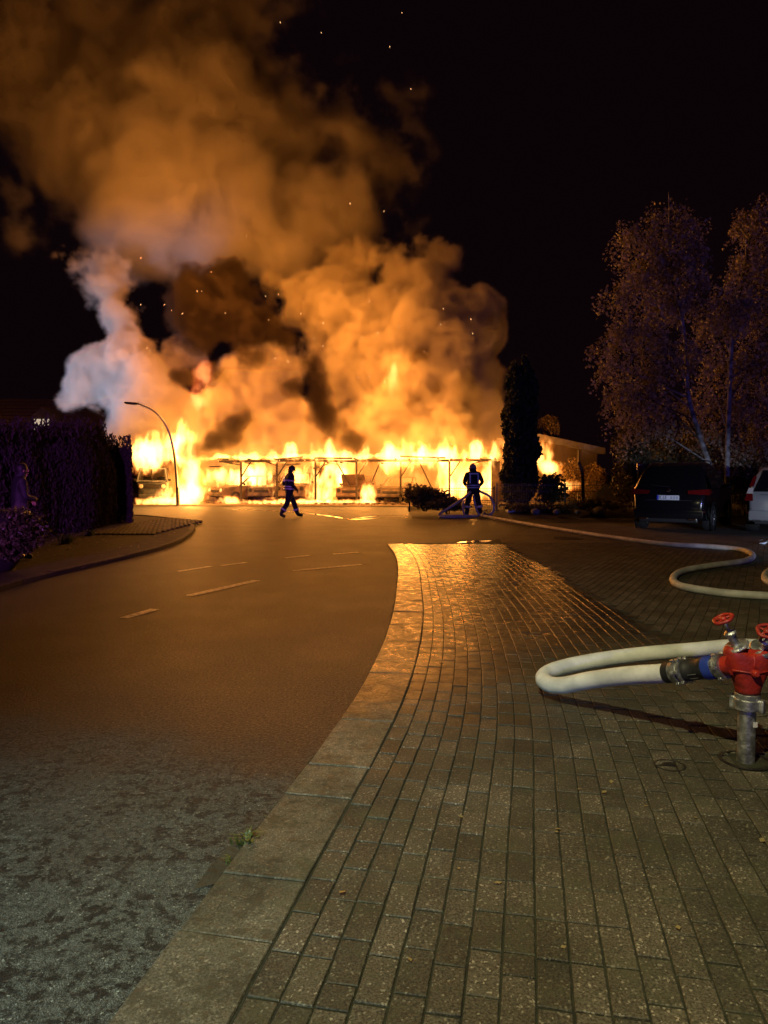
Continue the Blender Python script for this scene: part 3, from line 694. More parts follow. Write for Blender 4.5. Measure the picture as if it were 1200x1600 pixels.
MB().lathe([(.044, -.02), (.044, z_neck - .07), (.050, z_neck - .065)], n=28).build('pipe', alu, hyd, smooth=True)
MB().lathe([(.052, z_neck - .09), (.066, z_neck - .085), (.068, z_neck - .035), (.060, z_neck - .03), (.064, z_neck - .005), (.058, z_neck)], n=28).build('collar', alu, hyd, smooth=True)
for q in (2.4, 5.5): MB().box((math.cos(q) * .071, math.sin(q) * .071, z_neck - .06), (.03, .04, .07), Matrix.Rotation(q, 3, 'Z'), .008).build('collar_lug', alu, hyd)
MB().box((.018, -.0412, z_neck - .16), (.035, .002, .028)).build('type_sticker', clear_l, hyd)
# red Y body: stacked ellipse sections, two shoulders on top
bm_ = MB(); n = 28; secs = []
H_ = z_top - z_neck
for f_, rx, ry in ((0, .058, .058), (.06, .060, .060), (.2, .070, .062), (.4, .092, .067), (.6, .115, .070), (.8, .126, .072), (.93, .130, .070), (1.0, .124, .063), (1.03, .108, .046)):
    secs.append((z_neck + f_ * H_, rx, ry))
for z, rx, ry in secs:
    for k in range(n):
        q = 2 * math.pi * k / n; c_, s_ = math.cos(q), math.sin(q)
        pinch = 1 - .16 * max(0, (z - z_neck) / H_ - .3) * (1 - abs(c_)) ** 1.2
        bm_.v.append((rx * math.copysign(abs(c_) ** .8, c_), ry * math.copysign(abs(s_) ** .8, s_) * pinch, z - .035 * max(0, (z - z_neck) / H_ - .75) / .28 * (1 - abs(c_)) ** 2))
for i in range(len(secs) - 1):
    for k in range(n): bm_.f.append((i * n + k, i * n + (k + 1) % n, (i + 1) * n + (k + 1) % n, (i + 1) * n + k))
bm_.f.append(tuple(reversed(range(n)))); bm_.f.append(tuple((len(secs) - 1) * n + k for k in range(n)))
body = bm_.build('valve_body', red_p, hyd, smooth='all')
MB().lathe([(.022, 0), (.020, .02), (.012, .028)], (0, -.068, z_neck + .5 * H_), axis_to((0, -1, .1)), 16).build('boss', red_p, body, smooth=True)
MB().tube([(-.11, -.052, z_neck + .56 * H_), (0, -.073, z_neck + .5 * H_), (.11, -.052, z_neck + .56 * H_)], .006, 6).build('seam', red_p, body, smooth='all')
MB().tube([(0, -.073, z_neck + .5 * H_), (0, -.055, z_neck + .93 * H_)], .006, 6).build('seam', red_p, body, smooth='all')
def handwheel(base, tip, r, parent):
    base, tip = Vector(base), Vector(tip); d = (tip - base).normalized(); M = axis_to(d); ln = (tip - base).length
    v = empty('valve', base); v.parent = parent; v.location = base; z0 = Vector((0, 0, 0))
    MB().lathe([(.062, -.004), (.066, .004), (.060, .014), (.03, .018)], z0, M, 24).build('flange', alu, v, smooth=True)
    MB().lathe([(.024, .01), (.021, ln * .42), (.030, ln * .43), (.032, ln * .5), (.026, ln * .55), (.012, ln * .58)], z0, M, 18).build('gland', alu, v, smooth=True)
    MB().tube([d * ln * .5, d * ln], .009, 10).build('spindle', alu, v, smooth='all')
    b = MB(); c = d * ln; m = 28; u = M @ Vector((1, 0, 0)); w_ = M @ Vector((0, 1, 0))
    pts_ = [c + (u * math.cos(2 * math.pi * k / m) + w_ * math.sin(2 * math.pi * k / m)) * r * (1 + .05 * math.cos(10 * math.pi * k / m)) for k in range(m)]
    b.tube(pts_ + pts_[:2], .0095, 8, cap=False)
    for k in range(5):
        q = 2 * math.pi * k / 5; b.tube([c, c + (u * math.cos(q) + w_ * math.sin(q)) * r], .0065, 6)
    b.lathe([(.018, -.008), (.018, .012)], c, M, 12); b.build('handwheel', red_p, v, smooth='all')
zt = z_top + .005
w1 = at(1130, 967, HYD.y - .01) - hb_; w2 = at(1196, 985, HYD.y - .06) - hb_
handwheel((-.064, 0, zt), (w1.x, w1.y, w1.z), .047, hyd)
handwheel((.068, -.01, zt - .01), (w2.x, w2.y - .02, w2.z), .047, hyd)
# outlets
o1 = Vector((-.117, 0, z_neck + .60 * H_))
dirL = (at(878, 1071, HYD.y + .92) - (hb_ + o1)).normalized()
ML = axis_to(dirL); cs = o1 + dirL * -.02
coup = empty('outlet_coupling', cs); coup.parent = hyd
def ringc(nm, prof, m): return MB().lathe(prof, (0, 0, 0), ML, 28).build(nm, m, coup, smooth=True)
ringc('outlet_stub', [(.052, -.01), (.050, .03)], red_p)
ringc('fixed_coupling', [(.054, .028), (.066, .032), (.068, .065), (.057, .068), (.057, .085)], alu)
ringc('blue_band', [(.062, .085), (.064, .09), (.064, .135), (.060, .138)], bluep2)
ringc('black_body', [(.058, .138), (.059, .16), (.056, .165), (.056, .235), (.060, .24), (.060, .262), (.055, .265)], rub_m)
ringc('ring_coupling', [(.056, .265), (.066, .268), (.067, .285), (.056, .288), (.056, .296), (.069, .298), (.070, .318), (.058, .322), (.058, .35)], alu)
ringc('hose_binding', [(.0585, .35), (.0585, .392)], rub_m)
for k in range(6):
    q = k * 1.047; u = ML @ Vector((math.cos(q), math.sin(q), 0))
    for s_ in (.05, .277, .308): MB().box(u * .07 + dirL * s_, (.022, .018, .022), ML @ Matrix.Rotation(q, 3, 'Z'), .004).build('lug', alu, coup)
for k in range(6): MB().box(ML @ Vector((math.cos(k * .5 + 3.4), math.sin(k * .5 + 3.4), 0)) * .0575 + dirL * .2, (.002, .0035, .05), ML @ Matrix.Rotation(k * .5 + 3.4, 3, 'Z')).build('print_mark', alu, coup)
MB().lathe([(.052, -.02), (.052, .03), (.066, .033), (.066, .07), (.05, .072)], Vector((.13, 0, z_neck + .55 * H_)), axis_to((1, -.15, -.1)), 24).build('blank_outlet', red_p, hyd, smooth=True)

start = hb_ + cs + dirL * .365
RH = .055
far = at(878, 1071, HYD.y + .92)
pth = [start, start + dirL * .08, start.lerp(far, .35) + Vector((0, 0, .012)), start.lerp(far, .7) + Vector((0, 0, .012)), far, at(855, 1068, HYD.y + 1.05), at(849, 1058, HYD.y + 1.17), at(866, 1047, HYD.y + 1.28), at(915, 1035, HYD.y + 1.38), at(990, 1024, HYD.y + 1.44), at(1080, 1016, HYD.y + 1.46), at(1180, 1010, HYD.y + 1.46), at(1330, 1025, HYD.y + 1.5), at(1420, 1060, HYD.y + 1.5)]
pth = spline(pth, .05)
hs = MB().tube(pth, RH, 18).build('supply_hose', hose_m, None, smooth='all'); tag(hs, 'thick white hose looping from the hydrant coupling above the pavers', 'hose')
# long hose over the forecourt
def ground_hose(px, r, name, label, m, z0=.03, group=None, step=.12):
    p = spline([gp(x, y, z0 + r) for x, y in px], step)
    o = MB().tube(p, r, 12).build(name, m, None, smooth='all'); tag(o, label, 'hose', group); return o
ground_hose([(752, 806), (770, 809), (815, 817), (880, 828), (960, 840), (1040, 850), (1110, 854), (1158, 859), (1176, 867), (1165, 876), (1110, 884), (1068, 892), (1052, 903), (1062, 915), (1110, 924), (1160, 929), (1230, 933), (1290, 940)],
            .05, 'fire_hose', 'long pale hose snaking over the forecourt in front of the parked cars', hose_w)
ground_hose([(1290, 880), (1230, 886), (1203, 892), (1195, 901), (1203, 910), (1240, 916), (1300, 918)], .05, 'fire_hose', 'pale hose bend peeking in at the right edge above the hydrant', hose_w)
water_m = mat('water_film', (.01, .01, .01), None, .06, r2=.14, scale=3, bump=.05, bscale=6)
def puddle(px, label):
    b = MB(); c = spline([gp(x, y, .006) for x, y, w_ in px], .2); ws = [w_ for x, y, w_ in px]; k = len(c); rn = random.Random(len(px))
    for i, p in enumerate(c):
        t = i / (k - 1) * (len(ws) - 1); w_ = ws[int(t)] + (ws[min(int(t) + 1, len(ws) - 1)] - ws[int(t)]) * (t - int(t)); w_ *= 1 + .5 * noise.noise(p * 1.7)
        b.v += [(p.x, p.y - w_ / 2, .006), (p.x, p.y + w_ / 2, .006)]
    for i in range(k - 1): b.f.append((2 * i, 2 * i + 2, 2 * i + 3, 2 * i + 1))
    o = b.build('puddle', water_m); o['kind'] = 'structure'; o['label'] = label
puddle([(362, 796, .1), (400, 797, .5), (440, 799, .5), (480, 802, .55), (520, 807, .5), (548, 811.5, .5), (575, 810.5, .4), (610, 809, .35), (642, 808, .1)], 'narrow strip of water shining across the road')
puddle([(540, 812, .1), (580, 807, .3), (612, 805.5, .3), (640, 805, .05)], 'second thread of water joining the shining strip')
puddle([(612, 851, .05), (650, 850, .22), (700, 850, .25), (745, 846, .5), (790, 845, .1)], 'shallow water along the far end of the pavers')
# covers in the pavement
mc = gp(887, 843); o = empty('manhole_cover', Vector((mc.x, mc.y, .03)), 0, 'round iron manhole cover on the forecourt above the long hose bend', 'cover')
MB().lathe([(.36, -.02), (.36, .006), (.31, .008), (.305, .0)], n=32).build('frame', cast, o); MB().lathe([(.30, -.02), (.30, .005), (.1, .007), (.02, .007)], n=32).build('lid', cast, o)
o = empty('valve_cover', Vector((COVER.x, COVER.y, .03)), 0, 'small round iron valve cover left of the standpipe foot', 'cover')
MB().lathe([(.082, -.03), (.082, .002), (.072, .004), (.070, -.006)], n=28).build('frame', cast, o); MB().lathe([(.068, -.03), (.068, -.002), (.03, .001), (.012, .001)], n=28).build('lid', cast, o); MB().box((0, 0, .003), (.05, .014, .006)).build('grip', cast, o)
o = empty('hydrant_box', Vector((HYD.x, HYD.y, .03)), 0, 'dark iron hydrant chamber ring around the standpipe foot', 'cover')
MB().lathe([(.13, -.05), (.135, .004), (.115, .006), (.112, -.01), (.07, -.012)], n=30).build('frame', cast, o, smooth=True)
# case on the ground beside the hoses
cpn = gp(808, 806); o = empty('equipment_case', Vector((cpn.x, cpn.y, .02)), R(8), 'flat pale case lying on the ground right of the hose coils', 'case')
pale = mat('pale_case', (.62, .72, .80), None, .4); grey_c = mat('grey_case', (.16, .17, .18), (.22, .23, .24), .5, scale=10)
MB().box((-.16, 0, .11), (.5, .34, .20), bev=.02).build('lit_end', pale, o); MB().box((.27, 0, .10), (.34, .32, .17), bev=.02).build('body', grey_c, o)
MB().box((.10, -.01, .11), (.03, .36, .21), bev=.008).build('strap', rub_m, o); MB().tube([(.38, -.16, .1), (.44, -.19, .1), (.44, -.19, .16), (.38, -.16, .16)], .012, 6).build('handle', rub_m, o)
# small wrapper at the right edge
wr = gp(1196, 852, .03); rn = random.Random(3); b = MB()
for k in range(7):
    q = Vector((wr.x + rn.uniform(-.07, .14), wr.y + rn.uniform(-.08, .08), .035 + rn.uniform(.02, .09))); b.add([q + Vector((rn.uniform(-.1, .1), rn.uniform(-.05, .05), rn.uniform(-.04, .05))) for _ in range(4)], [(0, 1, 2), (0, 2, 3), (0, 3, 1), (1, 3, 2)])
tag(b.build('crumpled_wrapper', pale, None), 'crumpled white wrapper at the right edge below the silver car', 'litter')
# leaves on the ground
fall = leaf_mat('fallen_leaf', (.16, .11, .04), (.30, .24, .11), .6, .1); rn = random.Random(12)
lm = leaf_mesh('fallen_leaf', [Vector((0, 0, 0))], .05, random.Random(2), 0, 1.3); lm.materials.append(fall)
for v in lm.vertices: v.co = Vector((v.co.x, v.co.y if abs(v.co.y) > .004 else v.co.z, v.co.z * .25 + .008))
for px, py in [(905, 1233), (955, 1222), (872, 1296), (944, 1238), (778, 1380), (717, 1357), (870, 1300), (720, 1276), (1087, 1278), (1190, 1313), (1010, 1260), (535, 1395), (640, 1500), (880, 1480), (1060, 1450)]:
    p = gp(px, py, .036); o = bpy.data.objects.new('fallen_leaf', lm); col.objects.link(o); o.location = p; o.rotation_euler = (rn.uniform(-.2, .2), rn.uniform(-.2, .2), rn.uniform(0, 6)); k = rn.uniform(.25, .5); o.scale = (k, k, k)
    tag(o, 'tiny yellow brown fallen leaf lying on the pavers', 'leaf', 'fallen leaves on the pavers')
lt = MB(); rn = random.Random(14)
for _ in range(520):
    y = rn.uniform(10, 22); x = -7.6 + abs(rn.gauss(0, .75)) if rn.random() < .8 else rn.uniform(-7.6, -4.8)
    q = Vector((x, y, .056)); a = rn.uniform(0, 6.28); l = rn.uniform(.03, .07); d_ = Vector((math.cos(a), math.sin(a), rn.uniform(0, .4))) * l; w_ = Vector((-d_.y, d_.x, .01)) * .5
    lt.add([q - d_ * .5, q + w_ * .5, q + d_, q - w_ * .5], [(0, 1, 2), (0, 2, 3)])
tag(lt.build('leaf_litter', fall, None, kind='stuff'), 'scattered dry leaves along the hedge foot', 'leaves')
# sparks in the air
spk = MB(); rn = random.Random(17)
sm_ = mat('glowing_ember', (1, .5, .2), None, .5, emit=((1, .55, .22), 2.5))
for px, py in [(438, 35), (502, 51), (609, 73), (628, 20), (547, 318), (220, 403), (385, 368), (330, 425), (220, 476), (257, 476), (285, 490), (315, 455), (268, 485), (160, 445), (415, 463), (435, 460), (420, 500), (470, 490), (430, 560), (450, 565), (560, 590), (577, 588), (663, 550), (617, 454), (600, 330), (642, 139), (590, 520), (505, 505), (352, 489), (308, 455)] + [(rn.uniform(220, 760), rn.uniform(440, 720)) for _ in range(28)]:
    Y = rn.uniform(35.2, 36.4) if py > 440 else rn.uniform(37, 40); p = at(px, py, Y); d_ = Vector((rn.gauss(0, .6), 0, 1)).normalized() * rn.uniform(.02, .06)
    spk.tube([p - d_, p, p + d_], [.003, rn.uniform(.007, .016), .003], 4)
tag(spk.build('sparks', sm_, None, kind='stuff'), 'glowing embers drifting in the night air above the fire', 'sparks')
# ------------------------------------------------------------------ plants
bark = mat('birch_bark', (.42, .41, .40), (.07, .065, .06), .75, scale=5, bump=.5, bscale=20)
thuja = leaf_mat('hedge_foliage', (.055, .045, .045), (.085, .070, .066), .95, .1, .05)
coni = leaf_mat('conifer_foliage', (.018, .028, .010), (.055, .062, .022), .6, .1)
birchl = leaf_mat('birch_leaves', (.16, .13, .09), (.46, .38, .28), .45, .25)
shrubl = leaf_mat('shrub_leaves', (.045, .04, .02), (.17, .14, .07), .5, .25)
boxl = leaf_mat('bush_leaves', (.04, .045, .018), (.13, .12, .05), .35, .15)
autl = leaf_mat('autumn_leaves', (.22, .14, .05), (.45, .30, .12), .5, .35)
core_m = mat('dark_core', (.008, .008, .006), (.016, .013, .009), .95, scale=6)  # near-black solid core filling the inside of the foliage
rv = random.Random(21)

# clipped hedge along the left pavement
hx, hy0, hy1 = -7.85, 12.5, 23.0
hedge = empty('tall_hedge', (hx - 1, (hy0 + hy1) / 2, .05), 0, 'tall dark clipped evergreen hedge with a feathery top beside the left pavement', 'hedge')
hb = Vector(hedge.location)
def hedge_pt(rn):
    # a point near the surface of a rounded, swelling block
    q = rn.random(); y = rn.uniform(hy0 - 3, hy1)
    top = 2.10 + .80 * (y - 12) / 11 + .16 * noise.noise(Vector((0, y * .8, 3))) + .1 * noise.noise(Vector((0, y * 2.7, 1)))
    bul = .22 * noise.noise(Vector((y * .5, 0, 7))) + .09 * noise.noise(Vector((y * 1.8, q * 4, 2)))
    endc = max(0, (y - (hy1 - 2.6)) / 2.6); inset = .9 * endc ** 2.2
    top -= .95 * endc ** 2.2
    if q < .62:
        z = top * rn.random() ** .85; h = z / top
        x = hx + bul - inset - .8 * max(0, h - .5) ** 2 * 2 - .35 * max(0, .2 - h)
        return Vector((x - abs(rn.gauss(0, .06)), y, z + .05)), Vector((1, 0, .3))
    if q < .8:
        x = hx + bul - inset - rn.random() * 1.6 - .1; return Vector((x, y, top + rn.gauss(0, .09) + (rn.random() ** 6) * .3)), Vector((0, 0, 1))
    xx = hx - rn.random() * 1.8; z = top * rn.random(); 
    return Vector((xx, hy1 - .35 * (xx < hx - 1.5) - .5 * max(0, 1 - (hx - xx) / .5) ** 2 + rn.gauss(0, .05), min(z, 2.7) + .05)), Vector((0, 1, 0))
pts = [hedge_pt(rv)[0] - hb for _ in range(60000)]
link('foliage', leaf_mesh('foliage', pts, .042, rv, up=1.8, aspect=3.0), thuja, hedge)
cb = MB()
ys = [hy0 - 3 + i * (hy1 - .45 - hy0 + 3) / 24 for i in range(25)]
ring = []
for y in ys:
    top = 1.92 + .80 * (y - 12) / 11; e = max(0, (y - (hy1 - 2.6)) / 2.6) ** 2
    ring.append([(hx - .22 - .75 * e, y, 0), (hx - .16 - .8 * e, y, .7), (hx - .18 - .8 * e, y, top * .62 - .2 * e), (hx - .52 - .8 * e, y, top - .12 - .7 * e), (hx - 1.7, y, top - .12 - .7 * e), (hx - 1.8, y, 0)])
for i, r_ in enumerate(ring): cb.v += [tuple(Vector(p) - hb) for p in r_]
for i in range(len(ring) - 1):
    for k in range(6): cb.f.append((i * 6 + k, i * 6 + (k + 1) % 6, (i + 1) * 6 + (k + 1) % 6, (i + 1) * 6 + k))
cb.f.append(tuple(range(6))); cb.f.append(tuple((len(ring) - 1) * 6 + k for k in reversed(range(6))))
cb.build('dark_core', core_m, hedge)
for k in range(9):
    y = hy0 + 1 + k * 1.1; MB().tube([(hx - .8 - hb.x, y - hb.y, 0), (hx - .85 - hb.x, y - hb.y + .05, 2.0)], [.05, .02], 6).build('stem', dbark, hedge)

def blob_pts(n, c, r, rn, shell=.55):
    out = []
    for _ in range(n):
        d = Vector((rn.gauss(0, 1), rn.gauss(0, 1), rn.gauss(0, 1))).normalized(); k = 1 - (1 - shell) * rn.random() ** 1.6
        w_ = 1 + .22 * noise.noise(d * 2.3 + c) + .12 * noise.noise(d * 6 + c)
        out.append(Vector((c.x + d.x * r[0] * k * w_, c.y + d.y * r[1] * k * w_, c.z + d.z * r[2] * k * w_)))
    return out
def shrub(name, base, r, n, lm, size, label, cat='shrub', stems=6, shell=.3, up=.3, group=None, core=False):
    rn = random.Random(int(abs(base[0]) * 911 + base[1] * 37)); base = Vector(base)
    o = empty(name, base, 0, label, cat, group); c = Vector((0, 0, r[2] * 1.02))
    pts = []
    k = 9
    for i in range(k):
        d = Vector((rn.gauss(0, 1), rn.gauss(0, 1), rn.gauss(0, .8))).normalized()
        cc = c + Vector((d.x * r[0] * .5, d.y * r[1] * .5, d.z * r[2] * .45)); f = rn.uniform(.38, .62)
        pts += blob_pts(n // k, cc, (r[0] * f, r[1] * f, r[2] * f), rn, shell)
    pts = [p for p in pts if p.z > .02]
    link('foliage', leaf_mesh('foliage', pts, size, rn, up=up, aspect=1.7), lm, o)
    for i in range(stems):
        q = rn.uniform(0, 6.28); e = Vector((math.cos(q) * r[0] * .6, math.sin(q) * r[1] * .6, r[2] * rn.uniform(1, 1.6)))
        MB().tube([(math.cos(q) * .06, math.sin(q) * .06, -.05), e * .45 + Vector((0, 0, .1)), e], [.022, .014, .005], 5).build('stem', dbark, o)
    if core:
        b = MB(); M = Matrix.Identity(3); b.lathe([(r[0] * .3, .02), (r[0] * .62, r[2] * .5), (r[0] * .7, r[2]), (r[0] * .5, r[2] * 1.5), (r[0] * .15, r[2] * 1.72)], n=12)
        b.build('dark_core', core_m, o, smooth='all')
    return o
shrub('round_bush', (-5.95, 11.1, .05), (.68, .68, .56), 9000, boxl, .04, 'round leafy bush in front of the standing onlooker', 'bush', 5, .75, core=True)

# columnar conifer in front of the carport's right end
p0 = gp(812, 800); cx = (812 - 600) / F_PX * 29
con = empty('columnar_conifer', (cx, 29, .1), 0, 'slim tall dark columnar conifer at the right end of the burning carport', 'tree')
pts = []; rn = random.Random(4)
for _ in range(17000):
    h = rn.random() ** .9; q = rn.uniform(0, 6.28)
    rad = .66 * min(1, (h / .1) ** .4) * (1 - max(0, (h - .55) / .45) ** 2.2) ** .6 * (1 + .42 * noise.noise(Vector((math.cos(q) * 1.5, math.sin(q) * 1.5, h * 11))) + .12 * noise.noise(Vector((math.cos(q) * 3, math.sin(q) * 3, h * 30))))
    rad *= 1 - .35 * rn.random() ** 2
    lean = (.10 if math.cos(q) > 0 else -.22) * max(0, h - .8) * 5
    pts.append(Vector((math.cos(q) * rad + lean, math.sin(q) * rad, .15 + h * 5.95 * (1 if math.cos(q) > 0 else .965))))
link('crown', leaf_mesh('crown', pts, .085, rn, up=1.3, aspect=2.4), coni, con)
MB().lathe([(.35, .1), (.42, .8), (.44, 2.8), (.32, 4.3), (.2, 5.5), (.03, 5.8)], n=14).build('dark_core', core_m, con, smooth='all')
MB().tube([(0, 0, -.1), (0, 0, 5.0)], [.12, .03], 8).build('trunk', dbark, con)

# birches behind the parked cars
def birch(name, path, crown_blobs, n, label, seed, Y, size=.075):
    rn = random.Random(seed); b = Vector(path[0]); o = empty(name, (b.x, b.y, 0), 0, label, 'tree'); o0 = Vector(o.location)
    sp = spline(path, .3); L_ = len(sp)
    MB().tube([p - o0 for p in sp], [.085 * (1 - i / L_) ** .8 + .012 for i in range(L_)], 9).build('trunk', bark, o, smooth='all')
    pts = []
    for (x, y, r, dY, k) in crown_blobs:
        c = at(x + rn.uniform(-6, 6), y + rn.uniform(-6, 6), Y + dY) - o0; rr = r * rn.uniform(.68, 1.02) * (Y + dY) / F_PX
        # limb from the trunk to the clump, with hanging twigs
        i0 = min(range(L_), key=lambda i: abs(sp[i].z - (c.z + o0.z - .9 * rr - .6))); s_ = sp[i0] - o0
        mid = s_.lerp(c, .55) + Vector((0, 0, .25 * rr))
        MB().tube([s_, mid, c + Vector((0, 0, .2 * rr))], [.035, .022, .008], 5).build('limb', bark if rn.random() < .5 else dbark, o)
        m = int(1.35 * n * k * (r / 45) ** 2)
        for _ in range(max(3, m // 26)):            # drooping sprays
            d = Vector((rn.gauss(0, 1), rn.gauss(0, 1), rn.gauss(0, .8))).normalized(); q = rn.random() ** .45
            s0 = c + Vector((d.x, d.y, d.z * 1.05)) * rr * q; ln = rn.uniform(.35, 1.0); dr = Vector((d.x * .4, d.y * .4, -.9)).normalized()
            for j in range(26):
                pts.append(s0 + dr * ln * rn.random() + Vector((rn.gauss(0, .10), rn.gauss(0, .10), rn.gauss(0, .06))))
    link('crown', leaf_mesh('crown', pts, size, rn, up=-.2, aspect=1.3), birchl, o)
    return o
T1 = [at(1112, 742, 24), at(1096, 690, 24), at(1076, 622, 24), at(1073, 560, 24), at(1066, 500, 24.1), at(1056, 450, 24.2), at(1045, 395, 24.3), at(1046, 330, 24.4), at(1045, 300, 24.5)]
T1 = [Vector((T1[0].x + .12, 24, -.1))] + T1
birch('birch_tree', T1, [(1045, 345, 42, 0, .8), (1000, 375, 38, .3, .7), (985, 350, 26, 0, .5), (1060, 400, 46, -.5, .8), (1010, 430, 48, .4, .8), (965, 455, 30, 0, .6), (1050, 470, 50, .6, .7),
                         (990, 510, 48, 0, .8), (955, 535, 30, .3, .6), (1040, 545, 48, -.4, .6), (990, 580, 44, .5, .7), (1080, 440, 34, .2, .6), (1085, 540, 30, .4, .5), (1015, 625, 42, .3, .5), (1080, 350, 24, .4, .4), (962, 618, 34, .6, .6), (985, 665, 38, .8, .6), (1055, 640, 36, .8, .6), (950, 575, 22, .3, .5)],
      1500, 'taller leaning white birch whose bent trunk rises behind the black car', 5, 24)
T2 = [at(1136, 760, 24.2), at(1137, 690, 24.2), at(1140, 610, 24.2), at(1143, 540, 24.3), at(1149, 490, 24.4), at(1160, 430, 24.6), at(1172, 370, 24.8), at(1185, 310, 25)]
T2 = [Vector((T2[0].x, 24.2, -.1))] + T2
birch('birch_tree', T2, [(1190, 330, 40, 0, .8), (1160, 345, 26, .3, .5), (1175, 400, 46, 0, .8), (1140, 430, 30, .4, .5), (1150, 480, 46, 0, .8), (1200, 470, 50, 0, .8), (1120, 500, 36, .5, .7), (1130, 560, 44, .6, .8),
                         (1190, 560, 50, 0, .8), (1170, 630, 46, .5, .7), (1230, 380, 50, 0, .6), (1240, 540, 50, 0, .6), (1110, 610, 34, .6, .6), (1112, 665, 34, .8, .6), (1175, 690, 36, .8, .6)],
      1500, 'white birch with the straight blue lit trunk between the two parked cars', 6, 24.3)
# shrubs and small trees under the birches
def pt(x, Y, z=.0): return Vector(((x - 600) / F_PX * Y, Y, z))
shrub('evergreen_shrub', pt(975, 26.5, .1), (1.05, 1.0, 1.85), 8000, shrubl, .07, 'large dark shrub left of the black car beneath the first birch', 'shrub', 7, .2)
shrub('evergreen_shrub', pt(1030, 27.5, .1), (1.2, 1.0, 1.6), 6000, shrubl, .07, 'dark leafy shrub directly behind the black car roof', 'shrub', 7, .2)
shrub('evergreen_shrub', pt(1090, 27.5, .1), (1.0, 1.0, 1.9), 5000, shrubl, .07, 'dark shrub between the two birch trunks', 'shrub', 6, .2)
shrub('evergreen_shrub', pt(1165, 26, .1), (1.1, .9, 1.25), 8000, shrubl, .06, 'rounded brown shrub behind the silver car', 'shrub', 6, .2)
shrub('evergreen_shrub', pt(1200, 28, .1), (1.3, 1.0, 2.2), 6000, shrubl, .07, 'tall shrub at the right edge under the second birch', 'shrub', 6, .2)
# beside the fence
shrub('leafy_shrub', pt(664, 27.2, .2), (1.05, .8, .52), 2600, shrubl, .085, 'low loose leafed shrub left of the firefighter holding hoses', 'shrub', 9, .15)
shrub('leafy_shrub', pt(862, 28.4, .2), (.62, .6, .72), 1900, shrubl, .095, 'open dark leafed shrub just right of the columnar conifer', 'shrub', 7, .1)
shrub('golden_shrub', pt(886, 38.6, .1), (.85, .7, 1.25), 3600, autl, .06, 'firelit golden twiggy shrub nearest the garage corner', 'shrub', 8, .1)
shrub('golden_shrub', pt(918, 38.6, .1), (.98, .7, 1.2), 5200, autl, .06, 'rounder firelit golden shrub behind the crooked stake', 'shrub', 8, .1)
shrub('low_shrub', pt(700, 26.3, .15), (.9, .6, .28), 2200, shrubl, .06, 'low ground hugging shrub in front of the carport corner beside the firefighter', 'shrub', 5, .2)
shrub('low_shrub', pt(845, 26.6, .15), (1.6, .6, .22), 2600, shrubl, .06, 'ragged low planting along the fence foot beyond the pale case', 'shrub', 5, .2)
shrub('low_shrub', pt(935, 26.2, .15), (1.3, .6, .25), 2400, shrubl, .06, 'low planting along the fence left of the black car', 'shrub', 5, .2)
# weeping tree above the garage roof
wt = at(858, 700, 41); weep = empty('weeping_tree', (wt.x, 41, 0), 0, 'small weeping tree with an arched crown above the garage roof', 'tree')
MB().tube([(0, 0, 0), (0, 0, 3.2), (-.1, 0, 4.55)], [.09, .07, .03], 7).build('trunk', dbark, weep)
rn = random.Random(9); arch = MB(); lv = []
for k in range(34):
    q = rn.uniform(0, 6.28); rr = rn.uniform(.25, .72); tip = Vector((math.cos(q) * rr, math.sin(q) * rr, 4.75 - 1.0 * rn.uniform(.5, 1) - .3 * rr))
    topz = 4.85 - .35 * rr * rr; cpts = spline([(-.05, 0, 4.3), (math.cos(q) * rr * .6, math.sin(q) * rr * .6, topz), (math.cos(q) * rr, math.sin(q) * rr, topz - .4), tip], .12)
    arch.tube(cpts, [.018] * (len(cpts) - 1) + [.006], 4)
    for _ in range(30): c = cpts[rn.randrange(2, len(cpts))]; lv.append(c + Vector((rn.gauss(0, .04), rn.gauss(0, .04), rn.gauss(0, .04))))
arch.build('branches', dbark, weep, kind='stuff'); link('crown', leaf_mesh('crown', lv, .06, rn, up=-1), autl, weep)
# crooked stake
st = [Vector((pt(912, 27.4).x, 27.4, .1)), at(911, 760, 27.4), at(909, 735, 27.4), at(904, 722, 27.4)]
o = empty('crooked_stake', st[0], 0, 'dark crooked wooden stake standing before the golden shrub', 'stake')
MB().tube([p - st[0] for p in spline(st, .15)], .06, 7).build('trunk', dbark, o, smooth='all')
# weeds in the kerb gap and along the hedge foot
def tuft(base, n, h, seed, label):
    rn = random.Random(seed); b = MB(); o = empty('weed_tuft', base, 0, label, 'weed', 'weeds rooted in gaps')
    for _ in range(n):
        q = rn.uniform(0, 6.28); l = h * rn.uniform(.4, 1); s_ = Vector((rn.gauss(0, h * .25), rn.gauss(0, h * .25), 0)); d = Vector((math.cos(q), math.sin(q), 0)); w_ = Vector((-d.y, d.x, 0)) * h * .05
        m1 = s_ + d * l * .3 + Vector((0, 0, l * .7)); e = s_ + d * l * .8 + Vector((0, 0, l * .75))
        b.add([s_ - w_, s_ + w_, m1 + w_, m1 - w_, e], [(0, 1, 2, 3), (3, 2, 4)])
    b.build('blades', weedm, o, kind='stuff')
weedm = leaf_mat('weed', (.05, .09, .02), (.14, .17, .05), .5, .3)
tuft(gp(386, 1322), 34, .085, 1, 'green weed tuft in the broken asphalt beside the kerb slabs')
tuft(gp(366, 1352), 22, .05, 2, 'smaller weed just below the larger tuft beside the kerb')
tuft(gp(424, 1285), 12, .035, 3, 'tiny sprout at the far tip of the broken asphalt')
tuft(gp(103, 852) + Vector((0, 0, .05)), 60, .28, 4, 'dry grass tuft at the hedge foot near the onlooker')
tuft(gp(140, 840) + Vector((0, 0, .05)), 60, .2, 5, 'dry grass tuft halfway along the hedge foot')
